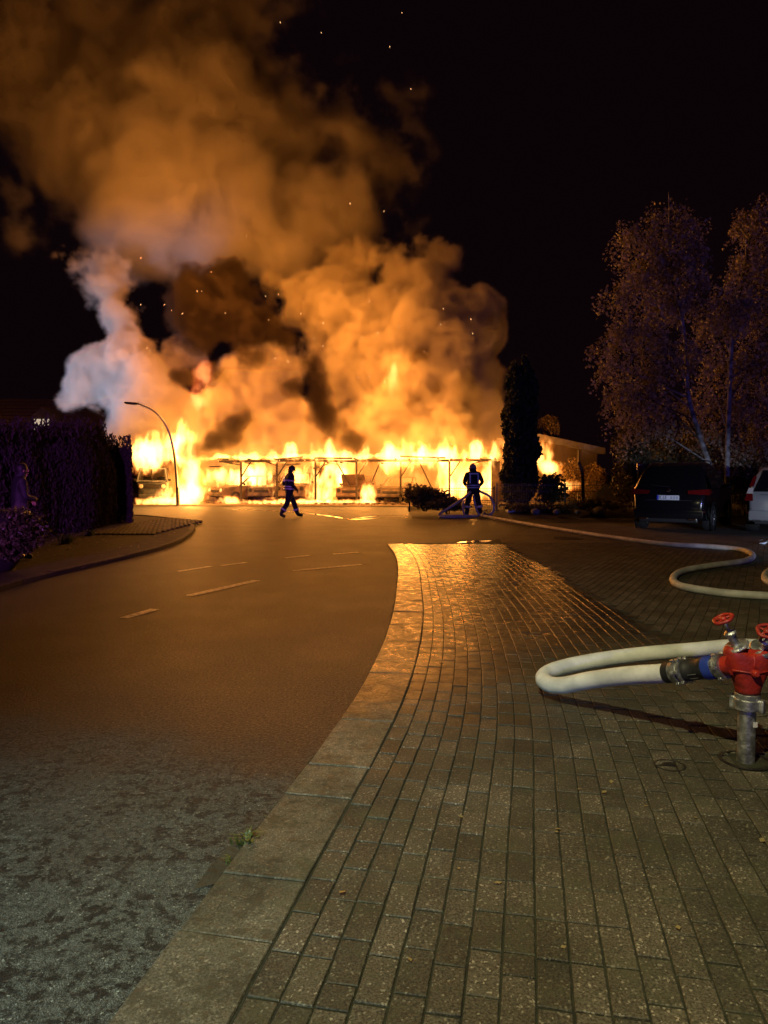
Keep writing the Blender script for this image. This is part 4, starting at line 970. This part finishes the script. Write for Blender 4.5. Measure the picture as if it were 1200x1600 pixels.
# ------------------------------------------------------------------ people
navy = mat('turnout_cloth', (.010, .011, .016), (.022, .022, .03), .8, scale=14, bump=.5, bscale=30)
boot_m = mat('boot_leather', (.008, .008, .008), (.02, .018, .016), .5, scale=20)
skin_m = mat('skin', (.50, .27, .18), (.56, .31, .21), .5, scale=18)
helm_d = mat('dark_helmet', (.03, .03, .035), None, .35, coat=.3); helm_l = mat('pale_helmet', (.40, .36, .32), (.30, .27, .24), .45, scale=8)
strip_m = mat('reflective_strip', (.78, .78, .82), None, .35, spec=.8)
glove_m = mat('glove', (.02, .018, .016), None, .8); jean_m = mat('trousers', (.05, .045, .04), (.08, .07, .06), .8, scale=12, bump=.3)
coat_m = mat('dark_jacket', (.018, .016, .018), (.03, .027, .03), .7, scale=10, bump=.4)
hair_m = mat('dark_hair', (.012, .010, .008), None, .6)
def person(name, loc, rz, J, label, mats, bulky=1.0):
    """J: joint name -> local point (person faces +Y). One skinned body, region materials, five-fingered hands."""
    o = empty(name, loc, rz, label, 'person')
    names = list(J); V = [Vector(J[k]) for k in names]; ix = {k: i for i, k in enumerate(names)}
    E = [('pelvis', 'waist'), ('waist', 'chest'), ('chest', 'neck'), ('neck', 'head'), ('head', 'crown')]
    RAD = dict(pelvis=.155, waist=.15, chest=.165, neck=.06, head=.088, crown=.075)
    for s in 'LR':
        E += [('chest', 'sho' + s), ('sho' + s, 'elb' + s), ('elb' + s, 'wri' + s), ('wri' + s, 'palm' + s), ('pelvis', 'hip' + s), ('hip' + s, 'kne' + s), ('kne' + s, 'ank' + s), ('ank' + s, 'toe' + s)]
        RAD.update({'sho' + s: .078, 'elb' + s: .058, 'wri' + s: .042, 'palm' + s: .034, 'hip' + s: .105, 'kne' + s: .078, 'ank' + s: .062, 'toe' + s: .045})
    me = bpy.data.meshes.new('body'); me.from_pydata([tuple(v) for v in V], [(ix[a], ix[b]) for a, b in E], []); me.update()
    t = bpy.data.objects.new('body', me); col.objects.link(t)
    sk = t.modifiers.new('skin', 'SKIN'); sk.use_smooth_shade = True
    if not me.skin_vertices: 
        bpy.context.view_layer.objects.active = t
    for i, k in enumerate(names):
        d = me.skin_vertices[0].data[i]; r_ = RAD[k] * (bulky if k not in ('head', 'crown', 'neck') and not k.startswith('palm') else 1); 
        d.radius = (r_ * (1.15 if k in ('pelvis', 'waist', 'chest') else 1), r_ * (.85 if k in ('pelvis', 'waist', 'chest') else 1)); d.use_root = (k == 'pelvis')
    t.modifiers.new('sub', 'SUBSURF').levels = 2; t.modifiers['sub'].render_levels = 2
    dg = bpy.context.evaluated_depsgraph_get(); dg.update()
    m2 = bpy.data.meshes.new_from_object(t.evaluated_get(dg)); bpy.data.objects.remove(t)
    bmn = MB(); bmn.v = [tuple(v.co) for v in m2.vertices]; bmn.f = [tuple(p.vertices) for p in m2.polygons]
    nb = len(bmn.f)
    hands = []
    for s in 'LR':
        p0 = Vector(J['palm' + s]); d = (p0 - Vector(J['wri' + s])).normalized(); side = d.cross(Vector((0, 0, 1))); side = side.normalized() if side.length > .1 else Vector((1, 0, 0)); cu = d.cross(side).normalized()
        if cu.z > 0: cu = -cu
        for q, (l, off) in enumerate(((.07, -.030), (.08, -.010), (.077, .010), (.06, .029))):
            b0 = p0 + side * off - d * .01; bmn.tube([b0, b0 + d * l * .5, b0 + d * l * .85 + cu * l * .35, b0 + d * l * .95 + cu * l * .75], [.0105, .010, .009, .007], 6)
        sd = 1 if s == 'L' else -1
        b0 = p0 - d * .035 + side * .03 * sd; bmn.tube([b0, b0 + side * .03 * sd + d * .02, b0 + side * .04 * sd + d * .05 + cu * .015], [.012, .011, .008], 6)
    # face: nose, brow, ears, chin on the head
    h = Vector(J['head']); c = Vector(J['crown']); up = (c - h).normalized(); fw = Vector(J.get('look', (0, 1, 0))) if False else LOOK[name + label]; fw = (fw - up * fw.dot(up)).normalized(); rt = fw.cross(up)
    nh = len(bmn.f)
    bmn.tube([h + fw * .075 + up * .035, h + fw * .104 + up * .005, h + fw * .085 - up * .012], [.008, .015, .010], 6)
    bmn.tube([h + fw * .085 - up * .045 - rt * .025, h + fw * .094 - up * .043, h + fw * .085 - up * .045 + rt * .025], [.005, .008, .005], 6)
    bmn.tube([h + fw * .06 - up * .075, h + fw * .082 - up * .078], [.03, .018], 8)
    for q in (-1, 1):
        bmn.tube([h + rt * q * .082 - up * .02, h + rt * q * .094 + up * .005, h + rt * q * .086 + up * .03], [.010, .014, .009], 6)
        bmn.tube([h + fw * .078 + rt * q * .032 + up * .028, h + fw * .087 + rt * q * .032 + up * .028], [.014, .010], 6)
    bo = bmn.build('body', list(mats), o, smooth='all'); me = bo.data
    segs = [(Vector(J[a]), Vector(J[b]), a, b) for a, b in E]
    def region(p):
        best, kk = 9, None
        for a, b, na, nb_ in segs:
            d = b - a; u = max(0, min(1, (p - a).dot(d) / d.length_squared)); l = (p - a - d * u).length - RAD[na] * .6
            if l < best: best, kk = l, (na, nb_, u)
        na, nb_, u = kk
        if na in ('neck', 'head') and (na == 'head' or u > .25): return 2
        if na.startswith('wri') and u > .15: return 3
        if na.startswith('ank') or (na.startswith('kne') and u > .78): return 4
        if na.startswith(('kne', 'hip')) or (na == 'pelvis' and (nb_.startswith('hip'))): return 1
        return 0
    for i, p in enumerate(me.polygons):
        p.material_index = region(p.center) if i < nb else (3 if i < nh else 2)
    return o, h, up, fw, rt
LOOK = {}
def band(parent, name, c, ax, rx, ry, w_, m, fw=(0, 1, 0), arc=(0, 6.2832), n=22, th=.008):
    """a curved strip of cloth round a limb or the trunk"""
    ax = Vector(ax).normalized(); f = Vector(fw); f = (f - ax * f.dot(ax)).normalized(); r_ = f.cross(ax); b = MB(); c = Vector(c)
    full = arc[1] - arc[0] > 6.2
    for k in range(n + (0 if full else 1)):
        q = arc[0] + (arc[1] - arc[0]) * k / n
        for rr, hz_ in ((0, -w_ / 2), (th, -w_ / 2), (th, w_ / 2), (0, w_ / 2)):
            b.v.append(tuple(c + r_ * (rx + rr) * math.cos(q) + f * (ry + rr) * math.sin(q) + ax * hz_))
    m_ = len(b.v) // 4
    for k in range(m_ if full else m_ - 1):
        for e in range(4): b.f.append((k * 4 + e, k * 4 + (e + 1) % 4, ((k + 1) % m_) * 4 + (e + 1) % 4, ((k + 1) % m_) * 4 + e))
    return b.build(name, m, parent, smooth=True)
def helmet(parent, h, up, fw, rt, m, brim=True, r=.125):
    M = Matrix((rt, fw, up)).transposed(); c = h + up * .03
    hb2 = MB().lathe([(r * 1.0, -.03), (r * 1.02, .01), (r * .96, .06), (r * .74, .105), (r * .4, .128), (r * .1, .134)], c, M, 22)
    hh = hb2.build('helmet', m, parent, smooth=True)
    if brim: MB().lathe([(r * .95, -.028), (r * 1.28, -.045), (r * 1.26, -.03), (r * .95, -.012)], c, M, 22, False).build('brim', m, hh, smooth=True)
    b = MB(); b.tube([c - fw * .13 + up * .05, c + up * .145, c + fw * .12 + up * .06], .012, 6); b.build('crest', m, hh)
    neck = MB(); 
    for k in range(9):
        q = math.pi + math.pi * k / 8
        for zz, rr in ((-.03, .115), (-.14, .125)): neck.v.append(tuple(c + rt * math.cos(q) * rr + fw * math.sin(q) * rr + up * zz))
    for k in range(8): neck.f.append((k * 2, k * 2 + 2, k * 2 + 3, k * 2 + 1))
    no = neck.build('neck_guard', navy, hh); no.modifiers.new('thick', 'SOLIDIFY').thickness = .012
    return hh
FFM = (navy, navy, skin_m, glove_m, boot_m)
# walking firefighter, striding to the right and turned slightly away
f1 = gp(452, 809); lab1 = 'firefighter in dark gear striding across the road before the fire'
LOOK['person' + lab1] = Vector((0, 1, -.05))
J = dict(pelvis=(0, 0, .93), waist=(0, .015, 1.10), chest=(0, .045, 1.34), neck=(0, .07, 1.52), head=(0, .10, 1.62), crown=(0, .115, 1.715),
         shoL=(-.20, .035, 1.42), elbL=(-.27, -.13, 1.18), wriL=(-.26, -.02, .95), palmL=(-.255, .02, .88),
         shoR=(.20, .05, 1.42), elbR=(.27, .0, 1.16), wriR=(.27, .17, .98), palmR=(.268, .22, .92),
         hipL=(-.095, 0, .88), kneL=(-.11, .20, .50), ankL=(-.12, .33, .10), toeL=(-.135, .52, .06),
         hipR=(.095, 0, .88), kneR=(.11, -.10, .48), ankR=(.115, -.33, .12), toeR=(.125, -.16, .045))
J = {k: tuple(c * 1.05 for c in v) for k, v in J.items()}
o, h, up, fw, rt = person('person', Vector((f1.x, f1.y, 0)), R(-68), J, lab1, FFM, 1.3)
helmet(o, h, up, fw, rt, helm_d)
for z, rx, ry, nm in ((1.03, .245, .195, 'hem_strip'), (1.11, .242, .193, 'hem_strip'), (1.33, .252, .197, 'chest_strip')): band(o, nm, (0, .03 * (z - .9) / .4, z), (0, .06, 1), rx, ry, .042, strip_m)
for s in 'LR':
    a, b = Vector(J['sho' + s]), Vector(J['elb' + s]); band(o, 'sleeve_strip', a.lerp(b, .72), b - a, .095, .095, .05, strip_m)
    a, b = Vector(J['kne' + s]), Vector(J['ank' + s]); band(o, 'leg_strip', a.lerp(b, .55), b - a, .112, .112, .055, strip_m)
for x in (-.10, .10): MB().box((x, -.185, 1.43), (.045, .012, .2), Matrix.Rotation(R(-8), 3, 'X')).build('back_strip', strip_m, o)
# firefighter facing the fire, legs apart, hose under the arm
f2 = gp(739, 808); lab2 = 'firefighter seen from behind standing among hose coils'
LOOK['person' + lab2] = Vector((0, 1, 0))
J2 = dict(pelvis=(0, 0, .93), waist=(0, .02, 1.10), chest=(0, .05, 1.36), neck=(0, .075, 1.55), head=(0, .10, 1.65), crown=(0, .11, 1.75),
          shoL=(-.21, .03, 1.44), elbL=(-.31, -.02, 1.17), wriL=(-.20, .22, 1.06), palmL=(-.13, .28, 1.05),
          shoR=(.21, .03, 1.44), elbR=(.32, -.02, 1.18), wriR=(.22, .21, 1.02), palmR=(.15, .27, 1.0),
          hipL=(-.10, 0, .88), kneL=(-.17, .05, .50), ankL=(-.21, .0, .10), toeL=(-.26, .17, .05),
          hipR=(.10, 0, .88), kneR=(.19, .05, .50), ankR=(.26, .0, .10), toeR=(.32, .16, .05))
J2 = {k: tuple(c * 1.07 for c in v) for k, v in J2.items()}
o, h, up, fw, rt = person('person', Vector((f2.x, f2.y, 0)), R(4), J2, lab2, FFM, 1.36)
helmet(o, h, up, fw, rt, helm_l)
for z, rx, ry in ((1.06, .255, .205), (1.14, .252, .203)): band(o, 'hem_strip', (0, .02, z), (0, .06, 1), rx, ry, .045, strip_m)
MB().box((0, -.15, 1.57), (.34, .014, .052), Matrix.Rotation(R(-6), 3, 'X')).build('shoulder_strip', strip_m, o)
for x in (-.145, .145): MB().box((x, -.185, 1.38), (.045, .012, .32), Matrix.Rotation(R(-5), 3, 'X')).build('back_strip', strip_m, o)
for s in 'LR':
    a, b = Vector(J2['kne' + s]), Vector(J2['ank' + s]); band(o, 'leg_strip', a.lerp(b, .38), b - a, .12, .12, .07, strip_m)
# his hoses
b2 = Vector((f2.x, f2.y, 0))
def free_hose(pts_, r, name, label, m=hose_w):
    tag(MB().tube(spline([b2 + Vector(p) for p in pts_], .08), r, 10).build(name, m, None, smooth='all'), label, 'hose', 'hoses coiled round the firefighter')
free_hose([(-.12, .40, 1.0), (-.10, .25, 1.03), (-.06, .05, .98), (-.25, -.32, .80), (-.75, -.40, .45), (-1.15, -.38, .20), (-1.25, -.30, .10), (-1.10, -.2, .055), (-.5, -.10, .055), (.1, -.15, .055)], .045, 'attack_hose', 'hose arching from the firefighter down to the left loop')
free_hose([(-1.28, -.75, .05), (-1.0, -.9, .05), (-.5, -.85, .05), (0, -.55, .055), (.25, -.3, .055)], .045, 'attack_hose', 'hose strand lying flat in front of the coil')
free_hose([(.10, .45, 1.02), (.17, .26, 1.01), (.30, -.05, .90), (.55, -.12, .78), (.72, -.15, .5), (.70, -.18, .22), (.52, -.22, .07), (.2, -.25, .055)], .045, 'attack_hose', 'hose loop curving down at the firefighter right hand side')
free_hose([(-.02, -.25, .80), (.04, -.32, .45), (.14, -.38, .15), (.3, -.42, .055), (.45, -.35, .055)], .04, 'attack_hose', 'hose hanging between the firefighter legs')
free_hose([(-.36, -.22, .62), (-.40, -.30, .38), (-.36, -.34, .14), (-.28, -.36, .05)], .035, 'attack_hose', 'thin strap of hose hanging beside the firefighter left leg')
dv = empty('hose_distributor', b2 + Vector((.36, -.34, .0)), 0, 'small metal hose distributor on the ground at the firefighter feet', 'fitting')
MB().lathe([(.09, 0), (.11, .05), (.08, .16), (.05, .2)], n=16).build('body', alu, dv, smooth=True)
for q in (.5, 2.4, 4.4): MB().tube([(0, 0, .1), (math.cos(q) * .2, math.sin(q) * .2, .09)], .05, 10).build('outlet', alu, dv)
MB().tube([(-.1, 0, .25), (.1, 0, .25)], .018, 6).build('handle', red_p, dv); MB().tube([(0, 0, .2), (0, 0, .26)], .012, 6).build('spindle', alu, dv)
# onlooker by the hedge, facing the fire, arms folded low
lab3 = 'onlooker in dark jacket and light trousers by the hedge watching the fire'
f3 = Vector(((30 - 600) / F_PX * 12.7, 12.7, .05)); LOOK['person' + lab3] = Vector((0, 1, .02))
J3 = dict(pelvis=(0, 0, .92), waist=(0, .01, 1.08), chest=(0, .02, 1.30), neck=(0, .03, 1.47), head=(0, .06, 1.56), crown=(0, .065, 1.65),
          shoL=(-.18, .01, 1.37), elbL=(-.24, .02, 1.10), wriL=(-.10, .20, 1.02), palmL=(-.04, .225, 1.01),
          shoR=(.18, .01, 1.37), elbR=(.24, .03, 1.10), wriR=(.12, .22, 1.07), palmR=(.05, .245, 1.07),
          hipL=(-.09, 0, .87), kneL=(-.10, .03, .47), ankL=(-.11, -.02, .09), toeL=(-.14, .16, .045),
          hipR=(.09, 0, .87), kneR=(.10, .04, .47), ankR=(.11, -.01, .09), toeR=(.15, .16, .045))
o, h, up, fw, rt = person('person', f3, R(-50), J3, lab3, (coat_m, jean_m, skin_m, skin_m, boot_m), 1.05)
M = Matrix((rt, fw, up)).transposed()
MB().lathe([(.098, -.01), (.105, .04), (.098, .085), (.07, .118), (.02, .13)], h + up * .005 - fw * .014, M @ Matrix.Rotation(R(14), 3, 'X'), 20).build('hair', hair_m, o, smooth=True)
band(o, 'collar', Vector(J3['neck']) + Vector((0, -.005, -.01)), (0, .08, 1), .085, .08, .07, coat_m)
# ------------------------------------------------------------------ smoke and flames: voxel volumes shaped by puffs and noise
def volume_thing(name, blobs, lo, hi, voxel, noise_scale, warp, thr, edge, amp, mat, stretch=(1, 1, 1), detail=6.0, nlo=.3, nhi=.7):
    """blobs: (centre, (rx,ry,rz), weight). density = smoothstep(sum of puffs - threshold + noise)"""
    vd = bpy.data.volumes.new(name); o = bpy.data.objects.new(name, vd); col.objects.link(o)
    ng = bpy.data.node_groups.new(name + '_field', 'GeometryNodeTree')
    ng.interface.new_socket('Geometry', in_out='INPUT', socket_type='NodeSocketGeometry')
    ng.interface.new_socket('Geometry', in_out='OUTPUT', socket_type='NodeSocketGeometry')
    N, L = ng.nodes, ng.links
    out = N.new('NodeGroupOutput'); pos = N.new('GeometryNodeInputPosition')
    def vm(op, a, b=None):
        n = N.new('ShaderNodeVectorMath'); n.operation = op
        for i, s in enumerate((a, b)):
            if s is None: continue
            if isinstance(s, (tuple, Vector)): n.inputs[i].default_value = s
            else: L.new(s, n.inputs[i])
        return n
    def mt(op, a, b=None, clamp=False):
        n = N.new('ShaderNodeMath'); n.operation = op; n.use_clamp = clamp
        for i, s in enumerate((a, b)):
            if s is None: continue
            if isinstance(s, (int, float)): n.inputs[i].default_value = s
            else: L.new(s, n.inputs[i])
        return n.outputs[0]
    # large warp of the sampling position
    n1 = N.new('ShaderNodeTexNoise'); n1.inputs['Scale'].default_value = noise_scale * .55; n1.inputs['Detail'].default_value = 3
    sp = vm('MULTIPLY', pos.outputs[0], stretch); L.new(sp.outputs[0], n1.inputs['Vector'])
    wv = vm('MULTIPLY', vm('SUBTRACT', n1.outputs['Color'], (.5, .5, .5)).outputs[0], (warp, warp, warp))
    p2 = vm('ADD', pos.outputs[0], wv.outputs[0]).outputs[0]
    tot = None
    for c, r, wt in blobs:
        d = vm('SUBTRACT', p2, tuple(c)).outputs[0]
        d = vm('MULTIPLY', d, (1 / r[0], 1 / r[1], 1 / r[2])).outputs[0]
        q = vm('DOT_PRODUCT', d, d).outputs['Value']
        g = mt('SUBTRACT', 1.0, q, True)
        g = mt('MULTIPLY', g, wt)
        tot = g if tot is None else mt('ADD', tot, g)
    n2 = N.new('ShaderNodeTexNoise'); n2.inputs['Scale'].default_value = noise_scale; n2.inputs['Detail'].default_value = detail
    n2.inputs['Roughness'].default_value = .62
    sp2 = vm('MULTIPLY', p2, stretch); L.new(sp2.outputs[0], n2.inputs['Vector'])
    nz = mt('DIVIDE', mt('SUBTRACT', n2.outputs[0], nlo), nhi - nlo)
    f = mt('SUBTRACT', mt('ADD', tot, mt('MULTIPLY', mt('SUBTRACT', nz, .5), amp)), thr)
    f = mt('DIVIDE', f, edge, True)
    # no puff, no smoke
    f = mt('MULTIPLY', f, mt('MULTIPLY', tot, 6.0, True))
    vc = N.new('GeometryNodeVolumeCube')
    L.new(f, vc.inputs['Density']); vc.inputs['Background'].default_value = 0
    vc.inputs['Min'].default_value = lo; vc.inputs['Max'].default_value = hi
    for ax, i in (('X', 0), ('Y', 1), ('Z', 2)):
        vc.inputs['Resolution ' + ax].default_value = max(8, int((hi[i] - lo[i]) / voxel))
    sm = N.new('GeometryNodeSetMaterial'); sm.inputs['Material'].default_value = mat
    L.new(vc.outputs[0], sm.inputs[0]); L.new(sm.outputs[0], out.inputs[0])
    md = o.modifiers.new('field', 'NODES'); md.node_group = ng
    vd.materials.append(mat)
    return o

def smoke_material(name, color, density, aniso=0.0):
    m = bpy.data.materials.new(name); m.use_nodes = True; n = m.node_tree; n.nodes.clear()
    o = n.nodes.new('ShaderNodeOutputMaterial'); p = n.nodes.new('ShaderNodeVolumePrincipled')
    p.inputs['Color'].default_value = (*color, 1); p.inputs['Density'].default_value = density
    p.inputs['Anisotropy'].default_value = aniso; p.inputs['Density Attribute'].default_value = 'density'
    n.links.new(p.outputs[0], o.inputs['Volume'])
    return m
def flame_material(name, strength):
    m = bpy.data.materials.new(name); m.use_nodes = True; n = m.node_tree; n.nodes.clear()
    o = n.nodes.new('ShaderNodeOutputMaterial'); e = n.nodes.new('ShaderNodeEmission')
    a = n.nodes.new('ShaderNodeAttribute'); a.attribute_name = 'density'
    cr = n.nodes.new('ShaderNodeValToRGB'); el = cr.color_ramp.elements
    el[0].position = 0.0; el[0].color = (1, .10, .012, 1)
    el[1].position = 1.0; el[1].color = (1, .56, .13, 1)
    e2 = el.new(.35); e2.color = (1, .26, .03, 1)
    n.links.new(a.outputs['Fac'], cr.inputs[0]); n.links.new(cr.outputs[0], e.inputs[0])
    pw = n.nodes.new('ShaderNodeMath'); pw.operation = 'POWER'; pw.inputs[1].default_value = 1.6
    mu = n.nodes.new('ShaderNodeMath'); mu.operation = 'MULTIPLY'; mu.inputs[1].default_value = strength
    n.links.new(a.outputs['Fac'], pw.inputs[0]); n.links.new(pw.outputs[0], mu.inputs[0]); n.links.new(mu.outputs[0], e.inputs[1])
    n.links.new(e.outputs[0], o.inputs['Volume'])
    return m

def puff(x, y, r, Y=42, wt=1.0, ry=1.0, rz=1.0):
    R_ = r * Y / F_PX * 1.25
    return (at(x, y, Y), (R_, R_ * ry, R_ * rz), wt)
S = []
for a in [  # the right bulk
        (690, 540, 85, 41), (740, 505, 50, 41), (640, 480, 65, 42), (655, 585, 100, 41), (722, 610, 65, 40.5), (600, 610, 95, 41),
        (555, 530, 75, 42), (700, 685, 85, 40), (620, 690, 80, 40), (560, 690, 55, 40), (765, 520, 28, 41), (742, 660, 45, 40),
        (520, 480, 60, 43), (455, 470, 45, 43, .8), (560, 430, 60, 44, .8), (660, 430, 60, 43, .6),
        # pale column at the left
        (150, 430, 50, 42, .8), (190, 500, 36, 41.5, .8), (205, 555, 42, 41), (140, 585, 42, 40.5), (118, 612, 30, 40), (200, 600, 62, 40.5), (250, 620, 55, 40.5),
        (225, 665, 45, 40), (290, 550, 32, 41, .8),
        # low middle
        (385, 610, 65, 41), (430, 590, 55, 41), (340, 670, 55, 40), (440, 665, 60, 40), (290, 660, 40, 40, .8), (510, 690, 45, 40), (390, 690, 50, 40),
        # inside the burning carport
        (360, 765, 45, 41.5, .6), (430, 765, 45, 41, .6), (500, 765, 45, 41, .6), (570, 765, 45, 40.5, .6), (640, 765, 45, 40, .6), (710, 765, 45, 39.5, .6), (760, 765, 30, 39.5, .6), (270, 760, 45, 41, .6), (310, 745, 45, 41.5, .8), (345, 740, 40, 41.5, .8), (230, 740, 35, 41.5, .8)]:
    S.append(puff(*a))
UP = [puff(*a) for a in [
        # tall plume drifting up and left
        (330, 330, 100, 45), (250, 310, 100, 45), (180, 270, 100, 45), (110, 190, 95, 46), (40, 120, 80, 46), (300, 210, 115, 46),
        (390, 260, 85, 46, .8), (330, 100, 95, 47, .8), (430, 170, 80, 47, .5), (240, 120, 90, 47, .7), (200, 370, 65, 44), (355, 385, 45, 44),
        (440, 330, 75, 45, .8), (440, 410, 50, 44, .8), (520, 330, 70, 46, .5), (60, 330, 60, 45, .45), (-60, 100, 120, 47, .7), (140, -40, 150, 48, .7), (380, -30, 110, 48, .5),
        (560, 230, 110, 48, .36), (480, 400, 60, 44.5, .7), (545, 365, 65, 45.5, .55), (620, 380, 60, 45, .4)]]
smoke_m = smoke_material('smoke', (.95, .84, .66), 2.2, 0.0)
smoke = volume_thing('smoke_plume', S, (-19, 35.5, 0.1), (8.6, 48.5, 16.5), .115, .42, 2.0, .42, .33, 1.3, smoke_m)
smoke['kind'] = 'stuff'; smoke['label'] = 'towering orange lit smoke cloud rising from the burning carport'; smoke['category'] = 'smoke'

upper_m = smoke_material('drifting_smoke', (.96, .88, .76), 1.0)
up_s = volume_thing('drifting_smoke', UP, (-27, 38, 9.5), (5.5, 54, 33), .17, .30, 2.8, .38, .62, 1.15, upper_m)
tag(up_s, 'soft brown smoke drifting to the upper left over the fire', 'smoke', None, 'stuff')

def fl(x, y, rx, ry, Y=37.6, wt=1.0, dy=1.0):
    return (at(x, y, Y), (rx * Y / F_PX * 1.45, dy, ry * Y / F_PX * 1.4), wt)
FB = []
for a in [(250, 705, 42, 26, 37.5), (285, 690, 18, 30, 37.5), (225, 715, 25, 22, 37.5), (300, 765, 18, 34, 36.8), (285, 775, 30, 16, 36.6),
          (345, 745, 26, 14, 39.5), (385, 750, 22, 24, 40), (250, 784, 36, 6, 36.5), (360, 782, 18, 6, 37.2), (405, 742, 18, 18, 40),
          (430, 768, 14, 14, 39.8), (502, 772, 22, 16, 38.6), (518, 742, 22, 24, 40), (548, 742, 18, 20, 40), (576, 770, 10, 20, 37.2),
          (605, 745, 26, 20, 40), (470, 748, 24, 20, 40), (645, 750, 14, 16, 39.6), (697, 745, 13, 42, 37.0), (735, 764, 36, 14, 37.8), (765, 745, 12, 28, 37.6),
          (718, 738, 22, 26, 39), (693, 705, 8, 18, 37.3), (300, 730, 10, 30, 37), (515, 706, 7, 20, 37.2), (455, 708, 9, 16, 37.6), (610, 708, 7, 14, 36.9), (660, 706, 6, 16, 36.8), (745, 704, 9, 16, 36.4), (440, 785, 60, 4, 37.4), (530, 785, 60, 4, 37.1)]:
    FB.append(fl(*a))
x = 330.0                     # tongues along the burning roof edge
while x < 785:
    k_ = min(1, max(0, (x - 318) / 458)); yy = 38.6 + (36.0 - 38.6) * k_ + rnd.uniform(-.3, .5); p_ = at(x, 741, yy)
    FB.append((Vector((p_.x, yy, CH + .22 + rnd.random() * .12)), (.5 + rnd.random() * .35, .45, .16 + rnd.random() ** 3 * 1.0), .45 + rnd.random() * .8)); x += rnd.uniform(6, 16)
flame_m = flame_material('flame', 6.5)
lo, hi = (-14.2, 35.8, 0.02), (6.8, 41.2, 4.6)
flames = volume_thing('flames', FB, lo, hi, .055, 3.0, .4, .40, .75, 2.2, flame_m, (1, 1, .38), 4.0)
flames['kind'] = 'stuff'; flames['label'] = 'bright yellow flames burning through the carport and parked cars'; flames['category'] = 'fire'

# soot rolling in front of the lit smoke
soot_m = smoke_material('soot', (.10, .072, .05), 2.4)
SB = [puff(*a) for a in [(487, 570, 18, 35.4), (500, 605, 22, 35.2), (495, 640, 26, 35.2), (520, 668, 28, 35.1), (548, 690, 20, 35.0), (455, 610, 18, 35.4, .8), (352, 672, 28, 35.2), (378, 648, 22, 35.3), (330, 692, 22, 35.2), (300, 705, 16, 35.2, .8), (440, 690, 18, 35.2, .7), (285, 590, 22, 35.6, .8), (335, 575, 20, 35.6, .7),
                         (330, 470, 60, 40.5), (290, 480, 40, 40), (370, 440, 40, 41, .8), (390, 510, 45, 40), (300, 530, 32, 39.5, .8), (440, 520, 26, 40, .8), (395, 560, 26, 38, .7), (640, 628, 22, 35.4, .8), (680, 604, 16, 35.4, .8), (660, 560, 16, 35.6, .6)]]
soot = volume_thing('dark_smoke', SB, (-14, 33.2, 2.2), (4.6, 43.5, 15), .13, .75, 1.2, .40, .55, 1.3, soot_m)
tag(soot, 'dark soot columns curling in front of the glowing smoke', 'smoke', None, 'stuff')
red_flame = flame_material('red_flame', 1.7)
for el_, c_ in zip(red_flame.node_tree.nodes['Color Ramp'].color_ramp.elements, ((1, .05, .01), (1, .12, .025), (1, .30, .08))): el_.color = (*c_, 1)
FI = [fl(*a) for a in [(316, 605, 14, 26, 35.2), (308, 632, 16, 13, 35.2), (322, 580, 9, 16, 35.2)]]
fo = volume_thing('flame', FI, (-11.6, 33.9, 4.0), (-7.0, 36.5, 8.2), .06, 1.6, .6, .5, .7, 1.5, red_flame, (1, 1, .5), 4.0)
tag(fo, 'reddish tongue of flame inside the smoke above the street lamp', 'fire', None, 'stuff')
FI = [fl(*a) for a in [(614, 600, 8, 24, 36.4), (618, 575, 5, 14, 36.4)]]
fo = volume_thing('flame', FI, (-1.4, 35.4, 4.4), (2.2, 37.4, 8.6), .06, 1.8, .5, .5, .7, 1.5, red_flame, (1, 1, .4), 4.0)
tag(fo, 'thin reddish flame inside the smoke above the carport roof', 'fire', None, 'stuff')
FI = [fl(*a) for a in [(848, 712, 14, 26, 38.2), (868, 732, 20, 12, 38.2), (862, 768, 14, 10, 37), (885, 760, 20, 10, 37.5)]]
fo = volume_thing('flame', FI, (7.2, 36, .1), (11.5, 39.6, 4.6), .06, 1.6, .5, .5, .6, 1.5, flame_m, (1, 1, .5), 4.0)
tag(fo, 'yellow flames showing through the shrubs right of the conifer', 'fire', None, 'stuff')
